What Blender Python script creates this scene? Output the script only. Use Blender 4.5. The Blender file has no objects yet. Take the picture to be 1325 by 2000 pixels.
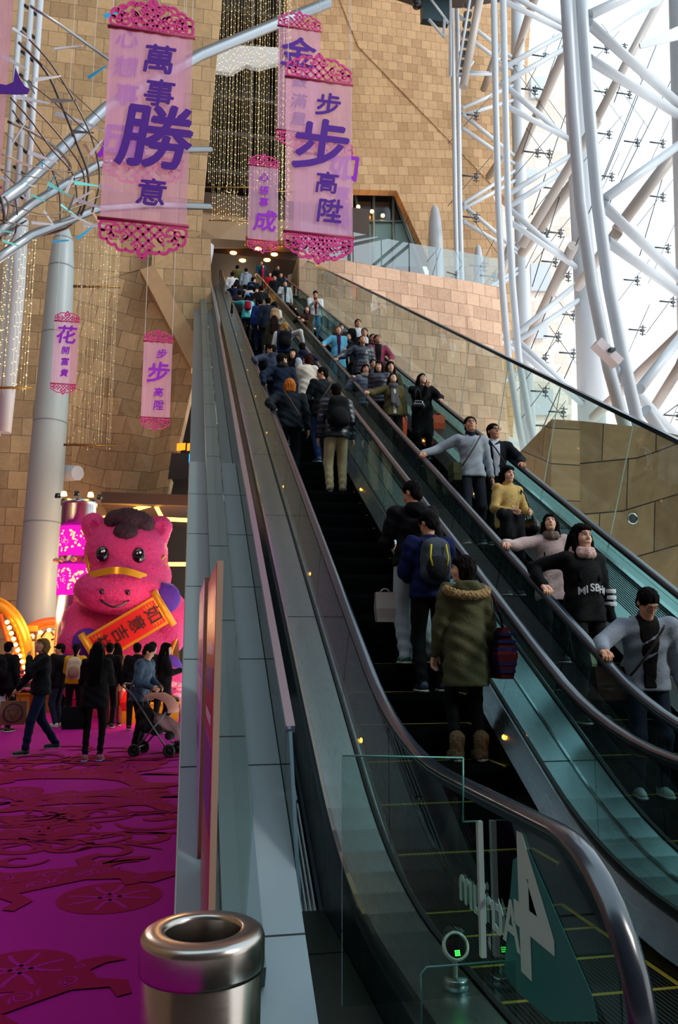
import bpy, bmesh, math, random
import numpy as np
from mathutils import Vector, Matrix
scn = bpy.context.scene
COL = scn.collection
# ---------------------------------------------------------------- camera
FPX = 1555.0
TH = math.radians(9.5)
PSI = math.radians(10.905)
CH = 1.55
T = math.tan(math.radians(30))
cam = bpy.data.cameras.new('camera'); camo = bpy.data.objects.new('camera', cam); COL.objects.link(camo)
cam.sensor_fit = 'VERTICAL'; cam.sensor_height = 36.0; cam.lens = 36.0 * FPX / 2000.0
cam.clip_start = 0.05; cam.clip_end = 500
camo.location = (0, 0, CH); camo.rotation_euler = (math.pi/2 + TH, 0, -PSI)
scn.camera = camo
F = np.array([math.sin(PSI)*math.cos(TH), math.cos(PSI)*math.cos(TH), math.sin(TH)])
R = np.array([math.cos(PSI), -math.sin(PSI), 0.0]); U = np.cross(R, F); C0 = np.array([0, 0, CH])
# ---------------------------------------------------------------- world, lights, exposure
w = bpy.data.worlds.new('world'); scn.world = w; w.use_nodes = True
nt = w.node_tree; nt.nodes.clear()
bg = nt.nodes.new('ShaderNodeBackground'); wo = nt.nodes.new('ShaderNodeOutputWorld')
tc = nt.nodes.new('ShaderNodeTexCoord'); sp = nt.nodes.new('ShaderNodeSeparateXYZ'); rp = nt.nodes.new('ShaderNodeValToRGB')
nt.links.new(tc.outputs['Generated'], sp.inputs[0]); nt.links.new(sp.outputs['Z'], rp.inputs[0])
rp.color_ramp.elements[0].position = 0.0; rp.color_ramp.elements[0].color = (1.0, 0.985, 0.97, 1)
rp.color_ramp.elements[1].position = 0.8; rp.color_ramp.elements[1].color = (0.62, 0.84, 1.0, 1)
nt.links.new(rp.outputs[0], bg.inputs[0]); bg.inputs[1].default_value = 2.0
nt.links.new(bg.outputs[0], wo.inputs[0])
def sun(name, d, strength, col, ang):
    l = bpy.data.lights.new(name, 'SUN'); l.energy = strength; l.color = col; l.angle = math.radians(ang)
    o = bpy.data.objects.new(name, l); COL.objects.link(o)
    o.rotation_euler = Vector(d).to_track_quat('-Z', 'Y').to_euler(); return o
sun('sun', (-0.72, 0.50, -0.62), 1.7, (1.0, 0.95, 0.88), 14)
def lamp(name, loc, energy, col, size=0.3, kind='POINT', rot=None):
    l = bpy.data.lights.new(name, kind); l.energy = energy; l.color = col
    if kind == 'POINT': l.shadow_soft_size = size
    else: l.size = size
    o = bpy.data.objects.new(name, l); COL.objects.link(o); o.location = loc
    if rot: o.rotation_euler = rot
    return o
vs = scn.view_settings
scn.display_settings.display_device = 'sRGB'
vs.view_transform = 'Standard'; vs.look = 'None'; vs.exposure = 0.0; vs.gamma = 1.0; vs.use_curve_mapping = False
scn.cycles.max_bounces = 10; scn.cycles.transparent_max_bounces = 24; scn.cycles.diffuse_bounces = 4; scn.cycles.glossy_bounces = 5
scn.cycles.sample_clamp_indirect = 6.0
# ---------------------------------------------------------------- pixel -> place
def ray(px, py): return F*FPX + R*(px-662.5) + U*(1000-py)
def on_y(px, py, y): r = ray(px, py); return C0 + r*(y/r[1])
def on_x(px, py, x): r = ray(px, py); return C0 + r*(x/r[0])
def on_z(px, py, z): r = ray(px, py); return C0 + r*((z-CH)/r[2])
def on_inc(px, py, c): r = ray(px, py); return C0 + r*((c-CH)/(r[2]-T*r[1]))
# ---------------------------------------------------------------- object helpers
def lin(h):
    h = h.lstrip('#'); v = [int(h[i:i+2], 16)/255 for i in (0, 2, 4)]
    return tuple((x/12.92 if x <= 0.04045 else ((x+0.055)/1.055)**2.4) for x in v)
def thing(name, label, cat, loc=(0, 0, 0), rz=0.0, group=None):
    o = bpy.data.objects.new(name, None); COL.objects.link(o); o.empty_display_size = 0.1
    o.location = loc; o.rotation_euler = (0, 0, rz); o['label'] = label; o['category'] = cat
    if group: o['group'] = group
    return o
def tag(o, label, cat, group=None, kind=None):
    o['label'] = label; o['category'] = cat
    if group: o['group'] = group
    if kind: o['kind'] = kind
    return o
def struct(o): o['kind'] = 'structure'; return o
class MB:
    def __init__(s): s.v = []; s.f = []; s.m = []; s.uv = None; s.sm = []
    def add(s, V, Fc, mi=0, smooth=False):
        b = len(s.v); s.v.extend([tuple(float(c) for c in p) for p in V])
        for f in Fc: s.f.append(tuple(b+i for i in f)); s.m.append(mi); s.sm.append(smooth)
        return s
    def box(s, a, b, mi=0, M=None):
        x0, y0, z0 = a; x1, y1, z1 = b
        V = [Vector(p) for p in ((x0,y0,z0),(x1,y0,z0),(x1,y1,z0),(x0,y1,z0),(x0,y0,z1),(x1,y0,z1),(x1,y1,z1),(x0,y1,z1))]
        if M is not None: V = [M @ p for p in V]
        return s.add(V, [(0,3,2,1),(4,5,6,7),(0,1,5,4),(1,2,6,5),(2,3,7,6),(3,0,4,7)], mi)
    def cbox(s, c, h, mi=0, M=None): return s.box([c[i]-h[i] for i in range(3)], [c[i]+h[i] for i in range(3)], mi, M)
    def tube(s, pts, r, n=8, mi=0, caps=True, smooth=True):
        P = [Vector(p) for p in pts]; rs = r if hasattr(r, '__len__') else [r]*len(P)
        V = []; prev = None
        for i, p in enumerate(P):
            d = (P[min(i+1, len(P)-1)] - P[max(i-1, 0)]).normalized()
            if prev is None:
                a = Vector((0, 0, 1)) if abs(d.z) < 0.9 else Vector((1, 0, 0))
                u = d.cross(a).normalized()
            else: u = (prev - d*prev.dot(d)).normalized()
            prev = u; v = d.cross(u)
            for k in range(n):
                t = 2*math.pi*k/n; V.append(p + (u*math.cos(t)+v*math.sin(t))*rs[i])
        Fc = [(i*n+k, i*n+(k+1) % n, (i+1)*n+(k+1) % n, (i+1)*n+k) for i in range(len(P)-1) for k in range(n)]
        s.add(V, Fc, mi, smooth)
        if caps:
            b = len(s.v)-len(V)
            s.f.append(tuple(b+k for k in range(n))[::-1]); s.m.append(mi); s.sm.append(False)
            s.f.append(tuple(b+(len(P)-1)*n+k for k in range(n))); s.m.append(mi); s.sm.append(False)
        return s
    def lathe(s, prof, c=(0, 0, 0), n=32, mi=0, M=None, smooth=True):
        V = []
        for (r, z) in prof:
            for k in range(n):
                t = 2*math.pi*k/n; p = Vector((c[0]+r*math.cos(t), c[1]+r*math.sin(t), c[2]+z)); V.append(M @ p if M is not None else p)
        return s.add(V, [(i*n+k, i*n+(k+1) % n, (i+1)*n+(k+1) % n, (i+1)*n+k) for i in range(len(prof)-1) for k in range(n)], mi, smooth)
    def prism(s, pts, d, mi=0):     # polygon pts (3d) pushed by vector d
        n = len(pts); P = [Vector(p) for p in pts]; Q = [p+Vector(d) for p in P]
        return s.add(P+Q, [tuple(range(n))[::-1], tuple(range(n, 2*n))]+[(i, (i+1) % n, n+(i+1) % n, n+i) for i in range(n)], mi)
    def sweep(s, sec, path, mi=0, closed=True, caps=True, smooth=False):   # sec: (x, n) offsets; path: (y, z)
        n = len(sec); V = []
        for i, (y, z) in enumerate(path):
            a = path[max(i-1, 0)]; b = path[min(i+1, len(path)-1)]
            t = Vector((b[0]-a[0], b[1]-a[1])).normalized(); nn = Vector((-t.y, t.x))
            for (x, h) in sec: V.append((x, y+nn.x*h, z+nn.y*h))
        m = n if closed else n-1
        Fc = [(i*n+k, (i+1)*n+k, (i+1)*n+(k+1) % n, i*n+(k+1) % n) for i in range(len(path)-1) for k in range(m)]
        if caps and closed: Fc += [tuple(range(n)), tuple((len(path)-1)*n+k for k in range(n))[::-1]]
        return s.add(V, Fc, mi, smooth)
    def build(s, name, mats, parent=None, loc=None, rot=None, keep=False):
        me = bpy.data.meshes.new(name); me.from_pydata(s.v, [], s.f); me.update()
        if not isinstance(mats, (list, tuple)): mats = [mats]
        for m in mats: me.materials.append(m)
        me.polygons.foreach_set('material_index', s.m); me.polygons.foreach_set('use_smooth', s.sm)
        if s.uv:
            ul = me.uv_layers.new(name='UVMap')
            me_l = np.zeros(len(me.loops)*2); vi = np.zeros(len(me.loops), int); me.loops.foreach_get('vertex_index', vi)
            U_ = np.array(s.uv)[vi].ravel(); ul.data.foreach_set('uv', U_)
        if not keep and len(s.f) < 20000:
            bm = bmesh.new(); bm.from_mesh(me); bmesh.ops.recalc_face_normals(bm, faces=bm.faces); bm.to_mesh(me); bm.free()
        o = bpy.data.objects.new(name, me); COL.objects.link(o)
        if parent: o.parent = parent
        if loc: o.location = loc
        if rot: o.rotation_euler = rot
        return o
# ---------------------------------------------------------------- materials
MC = {}
def mat(name, col, rough=0.6, metal=0.0, spec=0.5, emit=None, es=0.0, bump=0.0, bscale=60.0, var=0.0, sheen=0.0, aniso=0.0, stretch=None):
    if name in MC: return MC[name]
    m = bpy.data.materials.new(name); m.use_nodes = True; n = m.node_tree.nodes; L = m.node_tree.links
    p = n['Principled BSDF']; c = lin(col) if isinstance(col, str) else col
    p.inputs['Base Color'].default_value = (*c, 1); p.inputs['Roughness'].default_value = rough; p.inputs['Metallic'].default_value = metal
    p.inputs['Specular IOR Level'].default_value = spec
    if sheen: p.inputs['Sheen Weight'].default_value = sheen
    if emit: p.inputs['Emission Color'].default_value = (*lin(emit), 1); p.inputs['Emission Strength'].default_value = es
    if bump or var:
        t = n.new('ShaderNodeTexCoord'); mp = n.new('ShaderNodeMapping'); L.new(t.outputs['Object'], mp.inputs[0])
        if stretch: mp.inputs['Scale'].default_value = stretch
        ns = n.new('ShaderNodeTexNoise'); ns.inputs['Scale'].default_value = bscale; ns.inputs['Detail'].default_value = 3; L.new(mp.outputs[0], ns.inputs['Vector'])
        if bump:
            b = n.new('ShaderNodeBump'); b.inputs['Strength'].default_value = min(bump, 1); b.inputs['Distance'].default_value = 0.02*max(1, bump); L.new(ns.outputs['Fac'], b.inputs['Height']); L.new(b.outputs[0], p.inputs['Normal'])
        if var:
            mx = n.new('ShaderNodeMix'); mx.data_type = 'RGBA'; mx.inputs['A'].default_value = (*[x*(1-var) for x in c], 1); mx.inputs['B'].default_value = (*[min(1, x*(1+var)) for x in c], 1)
            L.new(ns.outputs['Fac'], mx.inputs['Factor']); L.new(mx.outputs['Result'], p.inputs['Base Color'])
    MC[name] = m; return m
def steel(name, col, rough=0.3, sc=(1, 1, 60), amt=0.12):
    m = mat(name, col, rough, 1.0)
    n = m.node_tree.nodes; L = m.node_tree.links; p = n['Principled BSDF']
    t = n.new('ShaderNodeTexCoord'); mp = n.new('ShaderNodeMapping'); mp.inputs['Scale'].default_value = sc; L.new(t.outputs['Object'], mp.inputs[0])
    ns = n.new('ShaderNodeTexNoise'); ns.inputs['Scale'].default_value = 8; ns.inputs['Detail'].default_value = 4; L.new(mp.outputs[0], ns.inputs['Vector'])
    r = n.new('ShaderNodeMapRange'); r.inputs['To Min'].default_value = rough-amt; r.inputs['To Max'].default_value = rough+amt; L.new(ns.outputs['Fac'], r.inputs['Value']); L.new(r.outputs[0], p.inputs['Roughness'])
    return m
def glass(name, tint, refl=1.0, rough=0.0, ior=1.5, mixmax=None):
    m = bpy.data.materials.new(name); m.use_nodes = True; n = m.node_tree.nodes; L = m.node_tree.links; n.clear()
    o = n.new('ShaderNodeOutputMaterial'); mx = n.new('ShaderNodeMixShader'); tr = n.new('ShaderNodeBsdfTransparent'); gl = n.new('ShaderNodeBsdfGlossy'); fr = n.new('ShaderNodeFresnel')
    tr.inputs[0].default_value = (*lin(tint), 1); gl.inputs[0].default_value = (refl, refl, refl, 1); gl.inputs['Roughness'].default_value = rough; fr.inputs[0].default_value = ior
    ge = n.new('ShaderNodeNewGeometry'); sb = n.new('ShaderNodeMath'); sb.operation = 'SUBTRACT'; sb.inputs[0].default_value = 1.0; L.new(ge.outputs['Backfacing'], sb.inputs[1])
    ml = n.new('ShaderNodeMath'); ml.operation = 'MULTIPLY'; L.new(fr.outputs[0], ml.inputs[0]); L.new(sb.outputs[0], ml.inputs[1])
    L.new(ml.outputs[0], mx.inputs[0]); L.new(tr.outputs[0], mx.inputs[1]); L.new(gl.outputs[0], mx.inputs[2]); L.new(mx.outputs[0], o.inputs[0]); MC[name] = m
    return m
def fabric_sheer(name, col, alpha):
    m = bpy.data.materials.new(name); m.use_nodes = True; n = m.node_tree.nodes; L = m.node_tree.links; n.clear()
    o = n.new('ShaderNodeOutputMaterial'); mx = n.new('ShaderNodeMixShader'); tr = n.new('ShaderNodeBsdfTransparent'); m2 = n.new('ShaderNodeMixShader'); d = n.new('ShaderNodeBsdfDiffuse'); tl = n.new('ShaderNodeBsdfTranslucent')
    t = n.new('ShaderNodeTexCoord'); mp = n.new('ShaderNodeMapping'); mp.inputs['Scale'].default_value = (14, 1, 0.3); ns = n.new('ShaderNodeTexNoise'); ns.inputs['Scale'].default_value = 3
    L.new(t.outputs['Object'], mp.inputs[0]); L.new(mp.outputs[0], ns.inputs['Vector'])
    r = n.new('ShaderNodeMapRange'); r.inputs['To Min'].default_value = alpha-0.09; r.inputs['To Max'].default_value = alpha+0.09; L.new(ns.outputs['Fac'], r.inputs['Value'])
    tr.inputs[0].default_value = (1, 0.86, 0.95, 1)
    for q in (d, tl): q.inputs[0].default_value = (*lin(col), 1)
    m2.inputs[0].default_value = 0.5; L.new(d.outputs[0], m2.inputs[1]); L.new(tl.outputs[0], m2.inputs[2])
    L.new(r.outputs[0], mx.inputs[0]); L.new(tr.outputs[0], mx.inputs[1]); L.new(m2.outputs[0], mx.inputs[2]); L.new(mx.outputs[0], o.inputs[0]); MC[name] = m
    return m
def emis(name, col, s):
    m = bpy.data.materials.new(name); m.use_nodes = True; n = m.node_tree.nodes; n.clear(); e = n.new('ShaderNodeEmission'); o = n.new('ShaderNodeOutputMaterial')
    e.inputs[0].default_value = (*lin(col), 1); e.inputs[1].default_value = s; m.node_tree.links.new(e.outputs[0], o.inputs[0]); MC[name] = m; return m
def stone_mat(name, c1, c2, bw=0.62, bh=0.58, mortar='5a4632'):
    m = bpy.data.materials.new(name); m.use_nodes = True; n = m.node_tree.nodes; L = m.node_tree.links; p = n['Principled BSDF']
    uv = n.new('ShaderNodeUVMap'); br = n.new('ShaderNodeTexBrick'); br.offset = 0.5; br.inputs['Scale'].default_value = 1.0
    br.inputs['Brick Width'].default_value = bw; br.inputs['Row Height'].default_value = bh; br.inputs['Mortar Size'].default_value = 0.009; br.inputs['Mortar Smooth'].default_value = 0.1
    br.inputs['Color1'].default_value = (0, 0, 0, 1); br.inputs['Color2'].default_value = (1, 1, 1, 1); br.inputs['Mortar'].default_value = (0.5, 0.5, 0.5, 1); br.inputs['Bias'].default_value = 0
    L.new(uv.outputs[0], br.inputs['Vector'])
    # veins run differently in each slab: shift the noise by the slab's own tone
    va = n.new('ShaderNodeVectorMath'); va.operation = 'MULTIPLY_ADD'; L.new(br.outputs['Color'], va.inputs[0]); va.inputs[1].default_value = (9, 5, 3); L.new(uv.outputs[0], va.inputs[2])
    ns = n.new('ShaderNodeTexNoise'); ns.inputs['Scale'].default_value = 2.2; ns.inputs['Detail'].default_value = 6; ns.inputs['Distortion'].default_value = 2.5; L.new(va.outputs[0], ns.inputs['Vector'])
    ad = n.new('ShaderNodeMath'); ad.operation = 'MULTIPLY_ADD'; sepc = n.new('ShaderNodeSeparateColor'); L.new(br.outputs['Color'], sepc.inputs[0]); L.new(sepc.outputs[0], ad.inputs[0]); ad.inputs[1].default_value = 0.55
    ms = n.new('ShaderNodeMath'); ms.operation = 'MULTIPLY'; ms.inputs[1].default_value = 0.62; L.new(ns.outputs['Fac'], ms.inputs[0]); L.new(ms.outputs[0], ad.inputs[2])
    rp = n.new('ShaderNodeValToRGB'); rp.color_ramp.elements[0].position = 0.22; rp.color_ramp.elements[1].position = 0.85
    rp.color_ramp.elements[0].color = (*lin(c1), 1); rp.color_ramp.elements[1].color = (*lin(c2), 1); L.new(ad.outputs[0], rp.inputs[0])
    mx = n.new('ShaderNodeMix'); mx.data_type = 'RGBA'; L.new(br.outputs['Fac'], mx.inputs['Factor']); L.new(rp.outputs[0], mx.inputs['A']); mx.inputs['B'].default_value = (*lin(mortar), 1)
    L.new(mx.outputs['Result'], p.inputs['Base Color']); p.inputs['Roughness'].default_value = 0.75
    bp = n.new('ShaderNodeBump'); bp.inputs['Strength'].default_value = 0.25; bp.inputs['Distance'].default_value = 0.03; L.new(ns.outputs['Fac'], bp.inputs['Height']); L.new(bp.outputs[0], p.inputs['Normal'])
    MC[name] = m; return m
def text_mesh(mb, txt, size, at, X=(1, 0, 0), Z=(0, 0, 1), mi=0, depth=0.004, off=0.0, align='CENTER', mirror=False, shear=0.0):
    cu = bpy.data.curves.new('t', 'FONT'); cu.body = txt; cu.size = size; cu.align_x = align; cu.align_y = 'CENTER'; cu.extrude = depth; cu.offset = off; cu.resolution_u = 4; cu.shear = shear
    ob = bpy.data.objects.new('t', cu); COL.objects.link(ob); dg = bpy.context.evaluated_depsgraph_get(); me = bpy.data.meshes.new_from_object(ob.evaluated_get(dg))
    X = Vector(X).normalized(); Z = Vector(Z).normalized(); N = X.cross(Z); A = Vector(at); sx = -1 if mirror else 1
    V = [A + X*(v.co.x*sx) + Z*v.co.y - N*v.co.z*-1 for v in me.vertices]
    mb.add(V, [tuple(p.vertices) for p in me.polygons], mi)
    bpy.data.objects.remove(ob); bpy.data.curves.remove(cu); bpy.data.meshes.remove(me)
def ribbon(mb, pts, w, A, X, Z, N, depth, mi=0, closed=False):   # flat strip of width w along 2d pts, pushed by depth
    n = len(pts); L_ = []; ws = w if hasattr(w, '__len__') else [w]*n
    for i in range(n):
        a = pts[i-1] if (i > 0 or closed) else pts[0]; b = pts[(i+1) % n] if (i < n-1 or closed) else pts[-1]
        t = Vector((b[0]-a[0], b[1]-a[1])); t = t.normalized() if t.length > 1e-9 else Vector((1, 0)); q = Vector((-t.y, t.x))*ws[i]/2
        L_.append(((pts[i][0]+q.x, pts[i][1]+q.y), (pts[i][0]-q.x, pts[i][1]-q.y)))
    A = Vector(A); X = Vector(X); Z = Vector(Z); N = Vector(N); V = []
    for (l, r) in L_:
        for (q, dn) in ((l, 0), (r, 0), (r, depth), (l, depth)): V.append(A+X*q[0]+Z*q[1]+N*dn)
    Fc = []
    for i in range(n if closed else n-1):
        j = (i+1) % n
        for k in range(4): Fc.append((i*4+k, j*4+k, j*4+(k+1) % 4, i*4+(k+1) % 4))
    if not closed: Fc += [(0, 1, 2, 3), ((n-1)*4+3, (n-1)*4+2, (n-1)*4+1, (n-1)*4)]
    mb.add(V, Fc, mi)
def copy_tree(o, parent=None):
    c = o.copy(); COL.objects.link(c); c.parent = parent
    for ch in o.children: copy_tree(ch, c)
    return c
rnd = random.Random(7)
# ================================================================ materials used widely
ST = steel('brushed_steel', 'a9b2b6', 0.30, (60, 1, 1))
STB = steel('deck_steel', 'a4b2b4', 0.30, (60, 1, 1), 0.10)
STD = steel('dark_steel', '39464a', 0.36, (60, 1, 1))
STP = mat('polished_trim', 'b8c4c6', 0.16, 1.0)
BLACK = mat('black_rubber_gap', '050708', 0.6)
RUB = mat('handrail_rubber', '101c2a', 0.2, 0.0, 0.9)
STEP = mat('step_dark_metal', '07080a', 0.9, 0.0, 0.05)
YEL = mat('yellow_step_line', 'a08a20', 0.6)
CLAD = mat('grey_metal_cladding', '8a9499', 0.45, 0.35, bump=0.02, bscale=400)
GL = glass('green_tinted_glass', 'eaf2ee', 0.9, ior=1.5)
GLD = glass('balustrade_glass', 'd9e7e5', 0.9, ior=1.5)
GLE = mat('glass_edge_green', '3f8f80', 0.15, 0.0, 0.8)
WHT = mat('white_painted_steel', 'b4bbc2', 0.42, 0.0, 0.5, var=0.05, bscale=6)
STONE_L = stone_mat('stone_cladding_left', '8a6e4a', 'b5966c')
STONE_R = stone_mat('stone_cladding_right', 'b08a62', 'd0ab80')
STONE_P = stone_mat('stone_cladding_pink', 'a5836b', 'cda98e', 0.72, 0.62)
STONE_B = stone_mat('stone_cladding_big', '7a5f41', 'a88a64', 0.85, 0.6, '2a2118')
STONE_O = stone_mat('pale_outdoor_facade', 'c4b6aa', 'e0d8d0', 1.1, 0.9, '9a8c82')
DARK = mat('dark_interior', '120f0d', 0.7)
SOFF = mat('beige_soffit', '8a7055', 0.7)
# ================================================================ carpet floor
CARP = mat('magenta_carpet', '9a0f7c', 0.95, spec=0.1, var=0.10, bscale=900)
CARR = mat('red_carpet_pattern', '86083e', 0.95, spec=0.1, var=0.10, bscale=900)
fl = MB()
fl.add([(-22, -9, 0), (0, -9, 0), (0, 33, 0), (-22, 33, 0), (-22, -9, -.3), (0, -9, -.3), (0, 33, -.3), (-22, 33, -.3)], [(0,1,2,3),(4,7,6,5),(0,4,5,1),(1,5,6,2),(2,6,7,3),(3,7,4,0)], 0)
X3, Y3, Z3 = (1, 0, 0), (0, 1, 0), (0, 0, 1)
def cpat(pts, w, cx, cy, s=1.0, a=0.0, closed=False, mi=1):
    ca, sa = math.cos(a), math.sin(a)
    q = [(cx+s*(x*ca-y*sa), cy+s*(x*sa+y*ca)) for x, y in pts]
    n = len(q); ws = [x*s for x in w] if hasattr(w, '__len__') else [w*s]*n; V = []
    for i in range(n):
        d = Vector((q[min(i+1, n-1)][0]-q[max(i-1, 0)][0], q[min(i+1, n-1)][1]-q[max(i-1, 0)][1])).normalized()
        for t in (1, -1): V.append((q[i][0]-d.y*ws[i]/2*t, q[i][1]+d.x*ws[i]/2*t, .003+LIFT[0] if mi == 0 else .0025+LIFT[0]))
    fl.add(V, [(2*i+1, 2*i+3, 2*i+2, 2*i) for i in range(n-1)], mi)
LIFT = [0.0]
def cpoly(pts, cx, cy, s=1.0, a=0.0, mi=1, z=0.002):
    z += LIFT[0]
    ca, sa = math.cos(a), math.sin(a)
    q = [(cx+s*(x*ca-y*sa), cy+s*(x*sa+y*ca), z) for x, y in pts]; q = q if sum(q[i-1][0]*q[i][1]-q[i][0]*q[i-1][1] for i in range(len(q))) > 0 else q[::-1]; fl.add(q, [tuple(range(len(q)))], mi)
def spiral(cx, cy, r0, r1, a0, turns, n=26): return [(cx+(r0+(r1-r0)*i/n)*math.cos(a0+turns*2*math.pi*i/n), cy+(r0+(r1-r0)*i/n)*math.sin(a0+turns*2*math.pi*i/n)) for i in range(n+1)]
def coin(cx, cy, s, a=0.0):
    e = [(0.5*math.cos(t*math.pi/14), 0.5*math.sin(t*math.pi/14)) for t in range(28)]
    cpoly(e, cx, cy, s, a)
    for k in range(4):
        b = a+k*math.pi/2+math.pi/4
        arc = [(0.62*math.cos(math.pi+t)+0.68, 0.62*math.sin(math.pi+t)) for t in np.linspace(-0.62, 0.62, 9)]
        cpat(arc, 0.045, cx, cy, s, b, mi=0)
def cloud(cx, cy, s, a=0.0, f=1):
    for (x, y, r, a0, tn) in ((0, 0, .30, 0, .95), (.42, .12, .24, 2.5, -.9), (-.42, .1, .24, .6, .9), (.1, .42, .2, 4.4, .85), (-.22, -.36, .2, 1.2, -.9), (.34, -.3, .18, 3, .9)):
        n = 26; cpat(spiral(x*f, y, r*.28, r, a0, tn*f, n), [0.02+0.05*math.sin(math.pi*i/n) for i in range(n+1)], cx, cy, s, a)
    cpat([(-.8*f, -.05), (-.5*f, -.16), (0, -.1), (.5*f, -.2), (.9*f, -.05)], [.02, .05, .05, .04, .01], cx, cy, s, a)
HORSE = [(-1.05,.55),(-.8,.72),(-.62,.62),(-.5,.48),(-.32,.30),(-.05,.22),(.3,.26),(.62,.32),(.9,.50),(1.15,.42),(1.25,.2),(1.05,.27),(.85,.22),(.8,0),(.98,-.25),(.86,-.52),(.72,-.5),(.78,-.27),(.5,-.08),(.1,-.1),(-.15,-.12),(-.12,-.42),(-.35,-.6),(-.42,-.5),(-.28,-.36),(-.34,-.12),(-.6,-.22),(-.86,-.18),(-.9,-.3),(-.62,-.36),(-.42,-.1),(-.52,.12),(-.72,.38),(-.92,.36),(-1.12,.42)]
def horse_motif(cx, cy, s, a=0.0, f=1):
    H = [(x*f, y) for x, y in HORSE]; cpoly(H, cx, cy, s, a)
    for (x, y, r) in ((-.4,.16,.10),(.1,.08,.12),(.55,.12,.12),(-.72,.5,.07),(.8,.36,.06)):
        cpat(spiral(x*f, y, r*.2, r, 0, 1.2, 14), 0.022, cx, cy, s, a, mi=0)
    for k in range(5): cpat([(-.55*f+k*.26*f, .02), (-.5*f+k*.26*f, .12), (-.42*f+k*.26*f, .18)], [.03, .02, .005], cx, cy, s, a, mi=0)
for (px, py, k, s, a) in [(232,1752,'c',0.64,0.1),(84,1624,'c',0.71,0),(40,1895,'c',0.52,0.1),(20,1548,'c',0.68,0),(300,1550,'c',0.60,0),
        (160,1620,'w',1.5,0),(-30,1640,'w',1.4,.2),(230,1590,'w',1.3,.3),(30,1590,'w',1.2,-.2),(120,1655,'w',1.0,2.8),(150,1500,'w',1.6,0),
        (60,1735,'h',0.68,.5),(270,1695,'h',0.68,3.3),(25,1965,'h',0.50,.6),(110,1558,'h',0.93,.1),(240,1562,'h',0.87,2.9),(330,1575,'h',0.74,.4),(60,1515,'h',1.12,.1),(200,1516,'h',1.05,2.8),(90,1480,'w',2.2,0),(250,1480,'w',2.0,0),(250,1500,'c',0.83,0)]:
    p = on_z(px, py, 0)
    if p[0] > -.5*s-0.05: p[0] = -.55*s-.05 if k != 'h' else -1.05*s-.05
    LIFT[0] += .0004
    {'c': coin, 'w': cloud, 'h': horse_motif}[k](p[0], p[1], s, a)
struct(fl.build('floor', [CARP, CARR], keep=True))
pf = MB(); pf.box((0, -9, -.3), (16, 4.9, 0.0))
struct(pf.build('floor_landing', [mat('dark_landing_plate', '2c3430', 0.4, 0.6, bump=0.05, bscale=200)]))
# ================================================================ escalator geometry
CN = -2.55          # nosing line z = CN + T y
ZT = 18.3
def bez(p0, p1, p2, n): return [((1-t)**2*p0[0]+2*t*(1-t)*p1[0]+t*t*p2[0], (1-t)**2*p0[1]+2*t*(1-t)*p1[1]+t*t*p2[1]) for t in [i/n for i in range(n+1)]]
def epath(c, zf, y0=2.3, y1=38.5, L=0.85, zt=None, ystart=None):
    zt = ZT+zf if zt is None else zt
    a = (zf-c)/T; b = (zt-c)/T; cs, sn = math.cos(math.radians(30)), math.sin(math.radians(30))
    p = [(y0, zf)] + bez((a-L, zf), (a, zf), (a+L*cs, zf+L*sn), 8) + bez((b-L*cs, zt-L*sn), (b, zt), (b+L, zt), 8) + [(y1, zt)]
    if ystart is not None: p = [(ystart, c+T*ystart)] + [q for q in p if q[0] > ystart]
    return p
def clip(path, ya, yb):
    out = []
    for (a, b) in zip(path[:-1], path[1:]):
        for y in (ya, yb):
            pass
        if b[0] <= ya or a[0] >= yb: continue
        def ip(y): t = (y-a[0])/(b[0]-a[0]); return (y, a[1]+(b[1]-a[1])*t)
        s_ = a if a[0] >= ya else ip(ya); e_ = b if b[0] <= yb else ip(yb)
        if not out: out.append(s_)
        out.append(e_)
    return out
P_rail = epath(-1.53, .975, 2.42)
P_base = epath(-2.30, .25, 1.7)
def step_mesh():
    m = MB(); hw = 0.515
    m.box((-hw, 0, -.06), (hw, .46, -.012)); n = 44
    # curved riser
    rz = [(0.0, -.012), (-.004+.0, -.05), (.004, -.12), (.022, -.19), (.04, -.245)]
    V = [];
    for (y, z) in rz: V += [(-hw, y, z), (hw, y, z)]
    m.add(V, [(2*i, 2*i+1, 2*i+3, 2*i+2) for i in range(4)])
    for k in range(n):
        x = -hw+.01+(2*hw-.02)*k/(n-1)
        m.box((x-.004, 0.0, -.012), (x+.004, .395, 0.0))
        for i in range(4):
            (ya, za), (yb, zb) = rz[i], rz[i+1]
            m.add([(x-.004, ya-.006, za), (x+.004, ya-.006, za), (x+.004, yb-.006, zb), (x-.004, yb-.006, zb)], [(0, 1, 2, 3)])
    m.box((-hw, .005, -.011), (-hw+.028, .39, .0015), 1); m.box((hw-.028, .005, -.011), (hw, .39, .0015), 1); m.box((-hw, .37, -.011), (hw, .394, .0015), 1)
    return m
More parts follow.
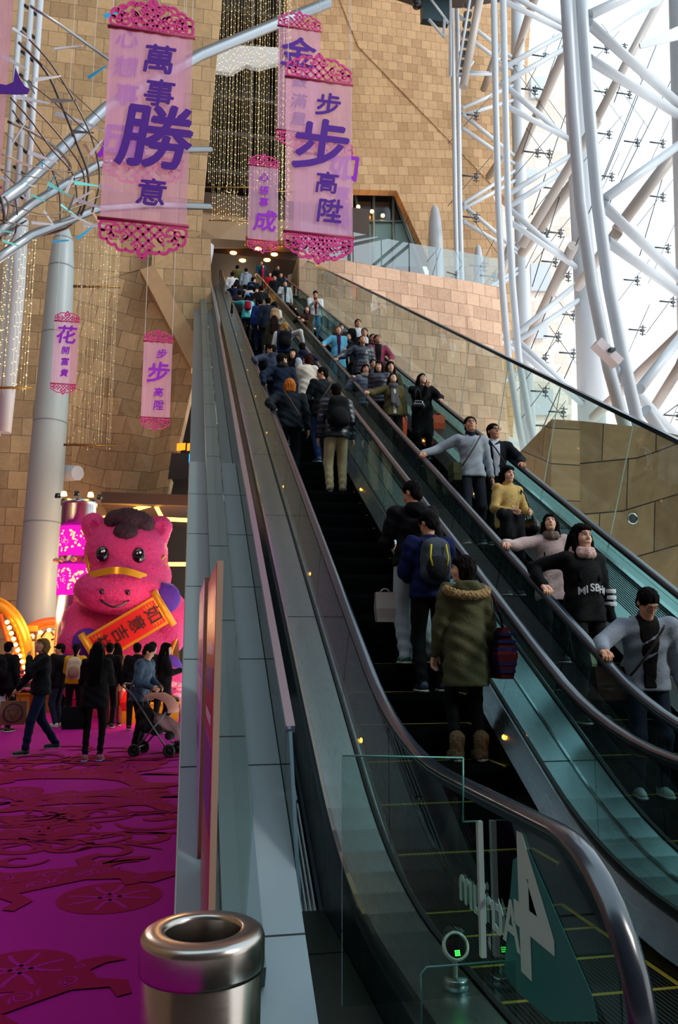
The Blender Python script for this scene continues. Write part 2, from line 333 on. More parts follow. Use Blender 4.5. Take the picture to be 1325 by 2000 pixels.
def make_escalator(xl, xr, label):
    root = thing('escalator', label, 'escalator', ((xl+xr)/2, 2.0, 0))
    xc = (xl+xr)/2
    def bld(m, name, mats): o = m.build(name, mats, root); o.location = (-xc, -2.0, 0); return o
    first = None
    for i in range(-6, 80):
        z = max(0, i)*0.4*T; y = 4.417+.4*i
        if first is None: o = step_mesh().build('step', [STEP, YEL], root); first = o
        else: o = first.copy(); COL.objects.link(o)
        o.parent = root; o.location = (0, y-2.0, z)
    m = MB(); m.box((xl+.03, -.4, -.02), (xr-.03, 1.95, 0.004)); m.box((xl+.06, 1.95, -.02), (xr-.06, 2.02, .012), 1)
    bld(m, 'comb_plate', [STD, STP])
    m = MB(); m.sweep([(xl, -.75), (xr, -.75), (xr, -.70), (xl, -.70)], epath(CN, 0.0, 1.7)); bld(m, 'truss_casing', BLACK)
    for s, x in ((1, xl), (-1, xr)):
        # skirt and sloping inner deck
        m = MB(); xs = x+s*.11
        m.sweep([(xs, -.35), (xs, .06), (xs-s*.004, .06), (xs-s*.004, -.35)], epath(CN, 0.0, 0.9))
        bld(m, 'skirt', mat('skirt_black', '0c1013', .35, .6))
        m = MB(); m.sweep([(x+s*.012, .215), (x+s*.03, .215), (xs, .065), (xs, .05), (x+s*.012, .19)][::s], epath(CN, 0.0, 0.9)); bld(m, 'inner_deck', ST)
        m = MB(); m.sweep([(x-.014, -.10), (x+.014, -.10), (x+.014, .012), (x-.014, .012)], P_base); bld(m, 'glass_channel', BLACK)
        # glass panels with open seams perpendicular to the slope
        rail = epath(-1.53-.02, .955, 1.9); base = P_base
        ys = [2.02, 3.03] + [4.55+1.24*k for k in range(0, 26)] + [38.4]
        for a, b in zip(ys[:-1], ys[1:]):
            g = MB(); a2, b2 = a+.006, b-.006
            inc = lambda yy: 0.33 if 4.6 < yy < 36 else 0.0     # seam leans with the slope
            lo = clip(base, a2+inc(a)*.5, b2+inc(b)*.5); hi = clip(rail, a2-inc(a)*.5, b2-inc(b)*.5)
            if a == ys[0]:
                hi = [(y, z) for (y, z) in hi if y > 2.35]; lo = [(q[0], q[1]) for q in lo]
                cy, cz, rr = 2.42, .53, .42
                arc = [(cy-rr*math.cos(t), cz+rr*math.sin(t)) for t in np.linspace(-1.15, math.pi/2, 12)]
                hi = arc + hi; lo = [q for q in lo if q[0] > arc[0][0]+.02]
            poly = lo + hi[::-1]; n = len(poly)
            g.prism([(x-.006, y, z) for y, z in poly], (.012, 0, 0))
            bld(g, 'glass_panel', GLD)
        # handrail, curling down at the newel
        cy, cz, rr = 2.45, .53, .445
        curl = [(cy-rr*math.cos(t), cz+rr*math.sin(t)) for t in np.linspace(-1.35, math.pi/2, 16)]
        path = curl + [q for q in P_rail if q[0] > 2.6]
        top = (38.5, P_rail[-1][1]); path += [(38.5+.445*math.sin(t), top[1]-.445+.445*math.cos(t)) for t in np.linspace(.2, 3.0, 9)]
        sec = [(x+.041*math.cos(t)*(1 if abs(math.cos(t)) < .9 else 1), .021*math.sin(t)+.004) for t in np.linspace(0, 2*math.pi, 15)[:-1]]
        m = MB(); m.sweep(sec, path, 0, smooth=True); bld(m, 'handrail', RUB)
        m = MB(); m.sweep([(x-.017, -.04), (x+.017, -.04), (x+.017, -.012), (x-.017, -.012)], path); bld(m, 'handrail_guide', STD)
        # small amber lamps in the skirt
        for k in range(14):
            y = 3.3+2.42*k; z = max(0.0, CN+T*y)+.13
            l = MB(); l.lathe([(0, .012), (.014, .010), (.02, 0)], n=10, M=Matrix.Translation((xs-s*.02, y, z)) @ Matrix.Rotation(s*math.pi/2, 4, 'Y')); bld(l, 'skirt_lamp', AMB)
    return root
AMB = emis('amber_lamp', 'ff9a30', 9)
XL, XU, XD, XR = 1.17, 2.43, 2.87, 4.09
esc_up = make_escalator(XL, XU, 'long dark escalator carrying people up and away, nearest the magenta carpet')
esc_dn = make_escalator(XD, XR, 'long dark escalator carrying people down towards the viewer, beside the stone wall')
def strip(name, label, x0, x1, c, zf, mats, thick=.05, bend=True, y1=38.5, h=0.0, grp=None):
    m = MB(); m.sweep([(x0, h-thick), (x1, h-thick), (x1, h), (x0, h)], epath(c, zf, 1.2, y1)); return tag(m.build(name, mats), label, 'deck', grp)
# outer deck on the left, middle deck, right decks
dk = thing('escalator_deck', 'brushed steel outer deck left of the upward escalator with black seam', 'deck')
def sw(name, sec, path, mats, par): m = MB(); m.sweep(sec, path); return m.build(name, mats, par)
sw('deck_panel', [(.905, -.06), (1.15, -.06), (1.15, 0), (.905, 0)], P_base, STB, dk)
sw('edge_trim', [(.88, -.05), (.903, -.05), (.903, .004), (.88, .004)], P_base, STP, dk)
sw('side_fascia', [(.862, -.80), (.90, -.80), (.90, -.05), (.862, -.05)], epath(-2.30, .25, 1.7), STD, dk)
for k in range(15):
    y = 4.9+2.2*k; m = MB(); z = -2.30+T*y
    m.sweep([(.906, .0005), (1.15, .0005), (1.15, .0015), (.906, .0015)], [(y, z), (y+.008, z+.008*T)]); m.build('panel_joint', BLACK, dk)
dk = thing('middle_deck', 'brushed steel deck between the two escalators with raised centre rib', 'deck')
sw('deck_panel', [(2.45, -.05), (2.85, -.05), (2.85, 0), (2.45, 0)], P_base, STB, dk)
sw('rib', [(2.64, 0), (2.66, 0), (2.66, .012), (2.64, .012)], P_base, STP, dk)
sw('fascia', [(2.47, -.3), (2.83, -.3), (2.83, -.06), (2.47, -.06)], P_base, STD, dk)
for k in range(15):
    y = 5.3+2.2*k; m = MB(); z = -2.30+T*y
    m.sweep([(2.452, .0005), (2.85, .0005), (2.85, .0015), (2.452, .0015)], [(y, z), (y+.008, z+.008*T)]); m.build('panel_joint', BLACK, dk)
dk = thing('right_deck', 'pale steel deck with dark louvre grating right of the downward escalator', 'deck')
sw('deck_panel', [(4.11, -.05), (4.29, -.05), (4.29, 0), (4.11, 0)], P_base, mat('pale_trim', '9fb5b4', 0.35, 0.8), dk)
sw('edge_trim', [(4.74, -.03), (4.80, -.03), (4.80, .02), (4.74, .02)], P_base, STP, dk)
sw('outer_panel', [(4.81, -.05), (5.1, -.05), (5.1, 0), (4.81, 0)], P_base, MC['pale_trim'], dk)
sw('trough', [(4.29, -.10), (4.74, -.10), (4.74, -.06), (4.29, -.06)], P_base, BLACK, dk)
lv = MB()
for k in range(15): x = 4.305+.03*k; lv.sweep([(x, -.05), (x+.012, -.05), (x+.012, -.012), (x, -.012)], P_base)
lv.build('louvre', STB, dk)
cb = MB()
for k in range(12):
    y = 6.6+2.6*k; z = -2.30+T*y; cb.sweep([(4.29, -.045), (4.74, -.045), (4.74, -.008), (4.29, -.008)], [(y, z), (y+.09, z+.09*T)])
cb.build('cross_bar', STD, dk)
# right glass fence
fe = thing('glass_fence', 'tall clear glass fence with dark steel top rail right of the downward escalator', 'fence', (4.95, 4, 0))
c2 = CH-2.04
topp = epath(c2, 1.95, 1.2, 37.2, zt=20.3)
def inv(pth): return [(y, z) for y, z in pth]
m = MB(); m.sweep([(4.92, -.05), (4.98, -.05), (4.98, 0), (4.92, 0)], topp); o = m.build('top_rail', mat('fence_rail_steel', '4a5660', 0.2, 1.0), fe); o.location = (-4.95, -4, 0)
yy = [1.6]+[4.9+1.71*k for k in range(-1, 19)]
for a, b in zip(yy[:-1], yy[1:]):
    g = MB(); i1 = .36 if a > 4 else 0; i2 = .36
    lo = clip(P_base, a+.006+i1, b-.006+i2); hi = clip([(y, z-.03) for y, z in topp], a+.006-i1, b-.006-i2)
    g.prism([(4.944, y, z) for y, z in lo+hi[::-1]], (.012, 0, 0)); o = g.build('glass_panel', GL, fe); o.location = (-4.95, -4, 0)
    e = MB(); e.prism([(4.944, hi[-1][0]-.002, hi[-1][1]), (4.944, hi[-1][0]+.004, hi[-1][1]), (4.944, lo[-1][0]+.004, lo[-1][1]), (4.944, lo[-1][0]-.002, lo[-1][1])], (.012, 0, 0)); o = e.build('glass_edge', mat('pale_glass_edge', 'a8c4b8', 0.2), fe); o.location = (-4.95, -4, 0)
# ================================================================ left cladding, parapet glass, cap rail
cl = thing('sloping_cladding', 'grey metal panelled slope climbing beside the magenta carpet', 'cladding', (0.3, 3.3, 0))
def shift(o, v): o.location = v; return o
Cc = -1.88
m = MB(); y0 = -Cc/T
m.prism([(0, y0, 0), (0, 9.85, Cc+T*9.85), (0, 9.85, 0.0)], (.57, 0, 0)); shift(m.build('slope_panel', CLAD, cl), (-.3, -3.3, 0))
for k in range(6):
    y = 3.75+1.01*k; m = MB(); z = Cc+T*y; m.sweep([(0, -.002), (.57, -.002), (.57, .002), (0, .002)], [(y, z), (y+.007, z+.007*T)]); shift(m.build('panel_joint', BLACK, cl), (-.3, -3.3, 0))
m = MB(); m.sweep([(-.004, -.02), (.004, -.02), (.004, .004), (-.004, .004)], [(y0, 0), (9.85, Cc+T*9.85)]); shift(m.build('edge_trim', STP, cl), (-.3, -3.3, 0))
cp = thing('parapet', 'narrow grey coping with an upright glass screen running up the whole slope', 'parapet', (.285, 4, 0))
CU = [(3.5, -1.8+T*3.5), (36.6, -1.8+T*36.6)]
m = MB(); m.sweep([(.2, -.06), (.37, -.06), (.37, .05), (.2, .05)], CU); shift(m.build('coping', mat('coping_grey', '66757a', 0.4, 0.5), cp), (-.285, -4, 0))
for k in range(27):
    y = 3.6+1.22*k; z = -1.8+T*y; g = MB(); dz = 1.212*T
    g.prism([(.281, y, z+.04), (.281, y+1.212, z+.04+dz), (.281, y+.9, z+dz+.62), (.281, y-.31, z+.62)], (.010, 0, 0)); shift(g.build('glass_panel', GL, cp), (-.285, -4, 0))
    m = MB(); m.sweep([(.199, .051), (.371, .051), (.371, .052), (.199, .052)], [(y, z), (y+.007, z+.007*T)]); shift(m.build('coping_joint', BLACK, cp), (-.285, -4, 0))
m = MB(); m.sweep([(-.0, -.1), (.57, -.1), (.57, -.02), (0, -.02)], [(9.9, -2.1+T*9.9), (36.6, -2.1+T*36.6)]); shift(m.build('under_deck', CLAD, cp), (-.285, -4, 0))
# mirror-like glass wall with steel cap
gw = thing('glass_wall', 'mirror-like tinted glass wall with pale steel cap between cladding and steel deck', 'wall', (.58, 4, 0))
MIR = glass('reflective_glass', '6f8f8c', 0.85, 0.01, ior=3.0)
for k in range(20):
    y = 4.55+1.64*k; g = MB(); y2 = y+1.63
    g.prism([(.574, y, Cc-.6+T*y), (.574, y2, Cc-.6+T*y2), (.574, y2, -1.47+T*y2), (.574, y, -1.47+T*y)], (.012, 0, 0)); shift(g.build('glass_panel', MIR, gw), (-.58, -4, 0))
g = MB(); g.prism([(.574, 3.86, 0.014), (.574, 4.54, 0.014), (.574, 4.54, -1.47+T*4.54), (.574, 4.42, 1.06)], (.012, 0, 0)); shift(g.build('end_panel', MIR, gw), (-.58, -4, 0))
m = MB(); m.prism([(.572, 3.83, .013), (.572, 3.86, .013), (.572, 4.43, 1.09), (.572, 4.40, 1.09)], (.018, 0, 0)); shift(m.build('end_trim', mat('blue_edge', '6f8fa0', .2, .6), gw), (-.58, -4, 0))
m = MB(); m.sweep([(.56, -.03), (.61, -.03), (.61, .012), (.56, .012)], [(4.43, -1.45+T*4.43), (36.6, -1.45+T*36.6)]); shift(m.build('cap_rail', mat('pale_cap', 'b9a9b6', 0.25, 0.9), gw), (-.58, -4, 0))
# trough floor and ribbed grating
tr = thing('trough', 'dark steel trough with ribbed grating between glass wall and deck', 'grating', (.73, 5, 0))
TP = [(4.95, .0+.003), (36.6, .003+T*(36.6-4.95))]
m = MB(); m.sweep([(.592, -.16), (.858, -.16), (.858, -.13), (.592, -.13)], TP); shift(m.build('trough_floor', BLACK, tr), (-.73, -5, 0))
for (a, b) in ((4.95, 5.75), (5.78, 6.9)):
    m = MB()
    for k in range(9):
        x = .60+.026*k; m.sweep([(x, -.05), (x+.010, -.05), (x+.010, .0), (x, .0)], [(a, .003+T*(a-4.95)), (b, .003+T*(b-4.95))])
    shift(m.build('grating_bars', mat('grating_bar', 'b8c4c4', .5), tr), (-.73, -5, 0))
m = MB(); m.sweep([(.835, -.06), (.858, -.06), (.858, .004), (.835, .004)], TP); shift(m.build('trim', STD, tr), (-.73, -5, 0))
m = MB(); m.sweep([(.592, -.06), (.835, -.06), (.835, -.01), (.592, -.01)], [(6.95, .003+T*2.0), (36.6, TP[1][1])]); shift(m.build('cover_plate', STD, tr), (-.73, -5, 0))
m = MB(); m.box((.58, 1.0, 0), (.86, 4.27, .012)); m.box((.58, 4.285, 0), (.86, 4.94, .012)); tag(m.build('cover_plate', mat('greenish_plate', '3c4640', 0.38, 0.7, bump=0.06, bscale=240)), 'flat dark steel floor plates beside the foot of the upward escalator', 'plate')
# end glass screens near the foot
s1 = thing('glass_screen', 'clear stepped glass screen with white edge strip in front of the escalator foot', 'glass screen', (.8, 3.05, 0))
g = MB(); P = lambda px, py, y=3.05: tuple(on_y(px, py, y))
q = [P(577, 1478), P(905, 1480), P(905, 1605), P(960, 1611)]; q2 = [(1.135, 3.05, .27), (.60, 3.05, .02)]
xr_ = 1.135
pts = [(.60, 3.05, q[0][2]), (q[1][0]-.0, 3.05, q[1][2]), (q[2][0], 3.05, q[2][2]), (xr_, 3.05, q[2][2]), (xr_, 3.05, .27), (.60, 3.05, .27)]
pts[1] = (min(q[1][0], 1.11), 3.05, q[1][2]); pts[2] = (min(q[2][0], 1.11), 3.05, q[2][2])
g.prism(pts, (0, .012, 0)); shift(g.build('glass_panel', GL, s1), (-.8, -3.05, 0))
m = MB()
for a, b in ((0, 1), (1, 2), (2, 3)): m.tube([pts[a], pts[b]], .0035, 6)
shift(m.build('glass_edge', GLE, s1), (-.8, -3.05, 0))
m = MB(); m.box((xr_-.008, 3.04, .40), (xr_+.012, 3.065, pts[3][2])); shift(m.build('edge_strip', mat('white_strip', 'b9c4c0', 0.4), s1), (-.8, -3.05, 0))
s2 = thing('low_glass_screen', 'low clear glass panel on the deck beside the white lamp', 'glass screen', (.9, 2.75, 0))
a = on_y(822, 1890, 2.75); b = on_y(960, 1880, 2.75)
g = MB(); g.prism([(a[0], 2.75, .255), (1.14, 2.75, .255), (1.14, 2.75, a[2]), (a[0]+.02, 2.75, a[2]), (a[0], 2.75, a[2]-.02)], (0, .01, 0)); shift(g.build('glass_panel', GL, s2), (-.9, -2.75, 0))
m = MB(); m.tube([(a[0], 2.75, .26), (a[0], 2.75, a[2]-.02), (a[0]+.02, 2.75, a[2]), (1.14, 2.75, a[2])], .003, 6); shift(m.build('glass_edge', GLE, s2), (-.9, -2.75, 0))
# sign stickers on the newel glass, seen from behind
sg = MB(); A = lambda px, py: Vector(on_x(px, py, XL-.009))
WS = mat('white_sign_vinyl', 'a9c9c2', 0.6); TEAL = mat('teal_sign_vinyl', '1d6a68', 0.45)
gx = Vector((0, -1, 0)); gz = Vector((0, 0, 1))
def vin(name, poly, mt, par, off=0):
    m = MB(); m.prism([Vector((XL-.009-off, p.y, p.z)) for p in poly], (-.0012, 0, 0)); o = m.build(name, mt, par); o.location = (-(XL-.009), -2.7, -.6); return o
dec = thing('sign_sticker', 'teal and white window sticker reading 4 Atrium back to front', 'sign', (XL-.009, 2.7, .6))
vin('teal_panel', [A(1032, 1657), A(1003, 1680), A(985, 1900), A(1010, 1935), A(1078, 1995), A(1168, 1995), A(1158, 1945)], TEAL, dec)
m = MB(); c = (A(1035, 1690)+A(1050, 1905))/2
text_mesh(m, '4', .62, (XL-.0125, 2.64, .66), X=(0, 1, 0), Z=(0, 0, 1), depth=.001, off=.012, mirror=False)
o = m.build('numeral', WS, dec); o.location = (-(XL-.009), -2.7, -.6)
m = MB(); text_mesh(m, 'Atrium', .215, (XL-.0125, 3.06, .58), X=(0, 1, 0), Z=(0, 0, 1), depth=.001, off=.003, mirror=False)
o = m.build('lettering', WS, dec); o.location = (-(XL-.009), -2.7, -.6)
# small deck lamp with glass dome
ld = on_z(932, 1925, .252); ld[0] = 1.07
LSC = 1.45
lt = thing('deck_lamp', 'small white lamp with a black face and green dots under a clear dome', 'lamp', (ld[0], ld[1], .252)); lt.scale = (LSC,)*3
m = MB(); m.lathe([(0, 0), (.034, 0), (.034, .022), (.03, .026), (0, .026)], n=24); m.build('base', ST, lt)
m = MB(); m.lathe([(.006, .026), (.006, .075)], n=12); m.build('stem', mat('white_plastic', 'd8dcd8', 0.4), lt)
Mh = Matrix.Translation((0, 0, .1)) @ Matrix.Rotation(math.radians(62), 4, 'X')
m = MB(); m.lathe([(0, -.012), (.03, -.008), (.036, 0), (.036, .012), (.030, .014), (.029, .010), (0, .010)], n=28, M=Mh); m.build('head', MC['white_plastic'], lt)
m = MB(); m.lathe([(0, .0125), (.0285, .0115)], n=24, M=Mh); fc = m.build('face', mat('black_face', '050505', 0.2), lt)
m = MB()
for i in range(3):
    for j in range(3): m.cbox((-.005+.005*i, -.012-.005*j*1, .014), (.0016, .0016, .0008), M=Mh)
m.build('green_dots', emis('green_led', '40ff50', 6), fc)
m = MB(); m.lathe([(.033, .026), (.033, .12), (.028, .14), (.016, .15), (0, .152)], n=24); m.build('dome', GL, lt)
# ================================================================ litter bin
bn = thing('litter_bin', 'round brushed stainless steel litter bin with open ring top', 'bin', (.075, 2.33, 0))
SB = steel('bin_steel', 'a79f98', 0.24, (1, 1, 90), 0.08)
m = MB(); m.lathe([(.152, 0), (.158, .01), (.158, .70), (.153, .705)], n=64); m.build('body', SB, bn)
m = MB(); m.lathe([(.150, .70), (.166, .70), (.167, .71), (.167, .775), (.162, .79), (.15, .797), (.112, .80), (.103, .797), (.100, .785), (.099, .70), (.10, .62)], n=64); m.build('rim', SB, bn)
m = MB(); m.lathe([(.099, .70), (.099, .3), (0, .3)], n=48); m.build('liner', mat('bin_liner', '181410', 0.7), bn)
# ================================================================ poster boards by the slope
def board(y0, y1, x, z, face, edge, label, lines):
    t = thing('poster_board', label, 'sign', (x, y0, 0)); L_ = y1-y0; zb = lambda y: max(0.0, Cc+T*y)+.004
    ys = sorted({y0, y1, min(max(-Cc/T, y0), y1)})
    m = MB(); m.prism([(-.012, y-y0, zb(y)) for y in ys]+[(-.012, L_, z), (-.012, 0, z)], (.024, 0, 0)); m.build('panel', edge, t)
    m = MB(); m.prism([(-.0145, y-y0, zb(y)+.01) for y in ys]+[(-.0145, L_, z-.01), (-.0145, 0, z-.01)], (.0025, 0, 0))
    for (a, b, c, d, k) in lines: m.box((-.0155, a*L_, .6+b*(z-.6)), (-.0145, c*L_, .6+d*(z-.6)), k)
    m.build('printed_face', face, t)
    return t
PB1 = mat('poster_crimson', 'b01048', 0.3); PB2 = mat('poster_lilac', 'b77bd8', 0.35); PBW = mat('poster_white', 'd9c8e0', 0.4); PBR = mat('poster_red', 'd02020', 0.3); PBE = mat('board_edge_beige', 'b59a80', 0.5); PBP = mat('poster_purple', '6a1a9a', 0.35); PBB = mat('board_edge_brown', '6a4632', 0.5)
xa = on_y(437, 1095, 3.05)
board(3.05, 4.10, xa[0]-.012, xa[2], [PB1, PBR, PBP, PBW], PBE, 'upright crimson poster board with beige edge, nearer of two', [(.1,.82,.9,.9,1),(.1,.6,.9,.68,2),(.15,.72,.85,.76,3),(.05,.2,.95,.45,2),(.2,.5,.8,.53,3)])
xb = on_y(411, 1128, 4.16)
board(4.16, 5.40, xb[0]-.015, xb[2], [PB2, PBW, PBP], PBB, 'upright lilac and white poster board, farther of two', [(.1,.8,.9,.93,1),(.1,.5,.9,.6,1),(.15,.66,.85,.76,2),(.3,.3,.9,.4,2)])
# ================================================================ stone walls
def stone(name, pts, mt, rot=0.0, thick=0.6, par=None, nsign=1):
    P = [Vector(p) for p in pts]; n = (P[1]-P[0]).cross(P[2]-P[0]).normalized()
    if n.y > 0: P.reverse(); n = -n
    up = Vector((0, 0, 1)); u = n.cross(up)
    u = -u.normalized() if u.length > .01 else Vector((1, 0, 0)); u = u if u.x > 0 else -u
    v = u.cross(-n).normalized(); v = v if v.z > 0 else -v
    ca, sa = math.cos(rot), math.sin(rot); m = MB(); m.prism(P, -n*thick)
    m.uv = [((Vector(q).dot(u)*ca+Vector(q).dot(v)*sa), (-Vector(q).dot(u)*sa+Vector(q).dot(v)*ca)) for q in m.v]
    o = m.build(name, mt, par)
    return struct(o) if par is None else o
def py_(pts, y): return [tuple(on_y(a, b, y)) for a, b in pts]
YL = 26.0
# left wall: upper field, a lower field whose courses run askew, and the jutting block beside the escalator
stone('wall_left', py_([(-700, -260), (440, -260), (434, 0), (391, 458), (300, 520), (140, 565), (140, 1420), (-700, 1420)], YL), STONE_L, 0.0)
stone('wall_left_lower', [tuple(on_y(140, 565, YL)), tuple(on_y(288, 522, YL)), tuple(on_y(352, 640, YL-.5)), tuple(on_y(388, 700, YL-1.0)), tuple(on_y(322, 990, YL-1.6)), tuple(on_y(315, 1420, YL-1.6)), tuple(on_y(140, 1420, YL))][:7], STONE_L, -0.2)
stone('wall_left_block', [tuple(on_y(x, y, 25.4)) for x, y in ((300, 458), (412, 466), (414, 700), (390, 690), (296, 524))], STONE_L, 0.03, 0.5)
m = MB(); a0, a1 = Vector(on_y(287, 522, 25.2)), Vector(on_y(392, 712, 23.6)); d = (a1-a0).normalized(); q = d.cross(Vector((0, 1, 0))).normalized()*.24
m.prism([a0+q, a0-q, a1-q*1.3, a1+q*1.3], (0, .5, 0)); tag(m.build('diagonal_beam', mat('beam_stone', '9c7a54', 0.7, bump=0.2, bscale=6, stretch=(1, 1, .2), var=.15)), 'smooth tan diagonal beam crossing the stone wall left of the escalator', 'beam')
# right wall with two fields meeting on a diagonal crease
YR = 42.0
stone('wall_right', [tuple(on_y(x, y, YR)) for x, y in ((560, -260), (700, 90), (957, 356), (1010, 560), (1010, 700), (1000, 900), (850, 620), (848, 530), (775, 372), (690, 370), (690, 520), (560, 520))], STONE_R, 0.10)
stone('wall_right_upper', [tuple(on_y(x, y, YR-.06)) for x, y in ((560, -260), (1060, -260), (1010, 410), (957, 356), (700, 90))], STONE_R, 0.01)
# angular window cut in the right wall
win = thing('window_1', '', ''); del win['label']; del win['category']; win['kind'] = 'structure'
W = lambda px, py, y=43.2: Vector(on_y(px, py, y))
m = MB(); m.prism([W(690, 372), W(775, 372), W(850, 620), W(690, 620)], (0, .1, 0)); m.build('dark_room', DARK, win)
GF = mat('frosted_glass', '5f7f7c', 0.35); GDK = mat('dark_glass', '0c1214', 0.12, 0, 0.8); FRM = mat('window_frame_grey', '6c7a7e', 0.4, .6)
m = MB(); m.prism([W(700, 432, 42.9), W(796, 432, 42.9), W(838, 520, 42.9), W(720, 520, 42.9)], (0, .05, 0)); m.build('frosted_pane', GF, win)
m = MB(); m.prism([W(692, 372, 42.95), W(774, 372, 42.95), W(796, 430, 42.95), W(700, 430, 42.95)], (0, .05, 0)); m.build('dark_pane', GDK, win)
m = MB()
for a, b, r in (((700, 432), (796, 432), .08), ((730, 372), (730, 560), .09), ((768, 376), (770, 560), .09), ((693, 380), (722, 520), .10), ((768, 374), (850, 600), .12), ((690, 372), (776, 372), .1)): m.tube([W(*a, 42.8), W(*b, 42.8)], r, 6)
m.build('window_frame', FRM, win)
for px, py in ((748, 421), (727, 413), (703, 430), (707, 466), (711, 463), (700, 404)):
    m = MB(); m.lathe([(0, -.12), (.1, -.07), (.12, 0), (.1, .07), (0, .12)], c=W(px, py, 42.6), n=10); o = tag(m.build('pendant_lamp', emis('warm_bulb', 'ffb050', 14) if 'warm_bulb' not in MC else MC['warm_bulb']), 'small warm pendant lamp glowing behind the angular window', 'lamp', 'pendant lamps behind the angular window')
# white cigar-shaped column tips
for (x0, x1, yt, yb, Y, lab) in ((839, 867, 401, 560, 40, 'pale grey rounded column tip standing in front of the right stone wall'), (928, 948, 478, 600, 41, 'pale grey rounded column tip half hidden by the white trusses')):
    b = on_y((x0+x1)/2, yb, Y); t_ = on_y((x0+x1)/2, yt, Y); r = abs(on_y(x1, yb, Y)[0]-on_y(x0, yb, Y)[0])/2; h = t_[2]-b[2]
    m = MB(); m.lathe([(r, 0), (r, h*.35), (r*.97, h*.6), (r*.82, h*.8), (r*.55, h*.94), (r*.25, h*.99), (0, h)], n=24); tag(m.build('column', WHT, loc=tuple(b)), lab, 'column')
# terrace wall and floor at the top of the escalators
TZ = 18.3
tw = [tuple(on_y(x, y, Y)) for x, y, Y in ((585, 489, 33), (690, 511, 33.2), (800, 531, 33.5), (905, 547, 34), (975, 560, 34.5))]
m0 = []
for a, b in zip(tw[:-1], tw[1:]):
    stone('wall_terrace', [a, b, (b[0]+.2, b[1]-.4, 6.0), (a[0], a[1], 10)], STONE_P, 0.0, .3)
m = MB()
pts = [(x, y, z+.0) for x, y, z in tw]
for a, b in zip(pts[:-1], pts[1:]):
    m.prism([a, b, (b[0], b[1], b[2]-.25), (a[0], a[1], a[2]-.25)], (0, 12, 0))
struct(m.build('floor_terrace', [SOFF]))
bal = thing('terrace_balustrade', 'clear glass balustrade along the terrace above the pink stone wall', 'balustrade', tw[2])
for a, b in zip(tw[:-1], tw[1:]):
    a = Vector(a); b = Vector(b)
    for k in range(2):
        p = a+(b-a)*(k/2+.01); q = a+(b-a)*((k+1)/2-.01); h = 1.45 if True else 0
        g = MB(); g.prism([p, q, q+Vector((0, 0, h)), p+Vector((0, 0, h))], (0, .02, 0)); o = g.build('glass_panel', glass('terrace_glass', 'd8e6e8', 1.0, ior=2.6) if 'terrace_glass' not in MC else MC['terrace_glass'], bal); o.location = -Vector(tw[2])
# landing at the head of the escalators, ceiling, downlights, columns
m = MB(); m.box((-.6, 38.2, TZ-.4), (5.6, 60, TZ)); struct(m.build('floor_upper', [mat('upper_floor', '3a3430', 0.4)]))
m = MB(); m.prism([on_y(385, 430, 37), on_y(600, 430, 37), on_y(600, 468, 37), on_y(560, 470, 37), on_y(390, 452, 37)], (0, 1.2, 0)); struct(m.build('ceiling_soffit', [SOFF]))
m = MB(); m.prism([on_y(330, 405, 36), on_y(430, 405, 36), on_y(480, 425, 36.5), on_y(480, 470, 36.5), on_y(425, 466, 36), on_y(330, 470, 36)], (0, .8, 0)); struct(m.build('ceiling_soffit_left', [SOFF]))
zc = on_y(500, 468, 37)[2]
m = MB(); m.box((-3, 38.2, zc-.3), (9, 62, zc+3)); struct(m.build('ceiling_upper', [mat('dark_brown_ceiling', '3a2618', 0.6)]))
m = MB(); m.box((-4, 60, 10), (10, 60.5, 30)); struct(m.build('wall_upper_back', [mat('brown_back_wall', '1a120d', .7)]))
for px, py in ((472, 478), (456, 494), (474, 509), (522, 508), (536, 497), (446, 474), (505, 486)):
    p = ray(px, py); p = C0+p*((zc-.32-CH)/p[2]); m = MB(); m.lathe([(0, 0), (.16, 0), (.18, .03)], c=(p[0], min(p[1], 58), zc-.34), n=14); tag(m.build('downlight', MC['warm_bulb']), 'round warm downlight in the dark ceiling above the escalator top', 'lamp', 'downlights at the escalator top')
lamp('landing_light', (2.5, 44, zc-1.5), 220, (1, .72, .45), .8)
c1 = on_y(575, 560, 40); m = MB(); m.lathe([(.34, 0), (.36, 7.5)], n=24); tag(m.build('column', WHT, loc=(c1[0], 40, TZ-2)), 'pale round column rising at the head of the escalators', 'column')
for px in (587, 612): p = on_y(px, 560, 38.6); m = MB(); m.box((-.12, -.06, 0), (.12, .06, 3.4)); tag(m.build('mullion', mat('bluish_mullion', '93a6bd', .3, .5), loc=(p[0], 38.6, TZ-1)), 'bluish metal mullion beside the column at the escalator head, %s one' % ('left' if px == 587 else 'right'), 'mullion')
m = MB(); p = on_y(412, 500, 33); m.lathe([(.12, -1.8), (.34, -.3), (.36, 0)], n=24); tag(m.build('column', WHT, loc=(p[0]-.2, 34.5, 19.6)), 'short pale conical column head left of the escalator top', 'column')
m = MB(); p0 = on_y(497, 536, 39.5); p1 = on_y(588, 548, 39.5); m.box((p0[0], 39.5, TZ-.05), (p1[0], 39.6, TZ+1.25)); tag(m.build('hoarding', mat('magenta_hoarding', 'b02a80', .5)), 'magenta printed hoarding behind the people at the escalator top', 'hoarding')
# dark atrium recess behind the light curtains
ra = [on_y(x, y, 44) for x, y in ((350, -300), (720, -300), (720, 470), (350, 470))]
m = MB(); m.prism(ra, (0, .5, 0)); struct(m.build('wall_recess', [mat('recess_dark', '0b0a09', .6)]))

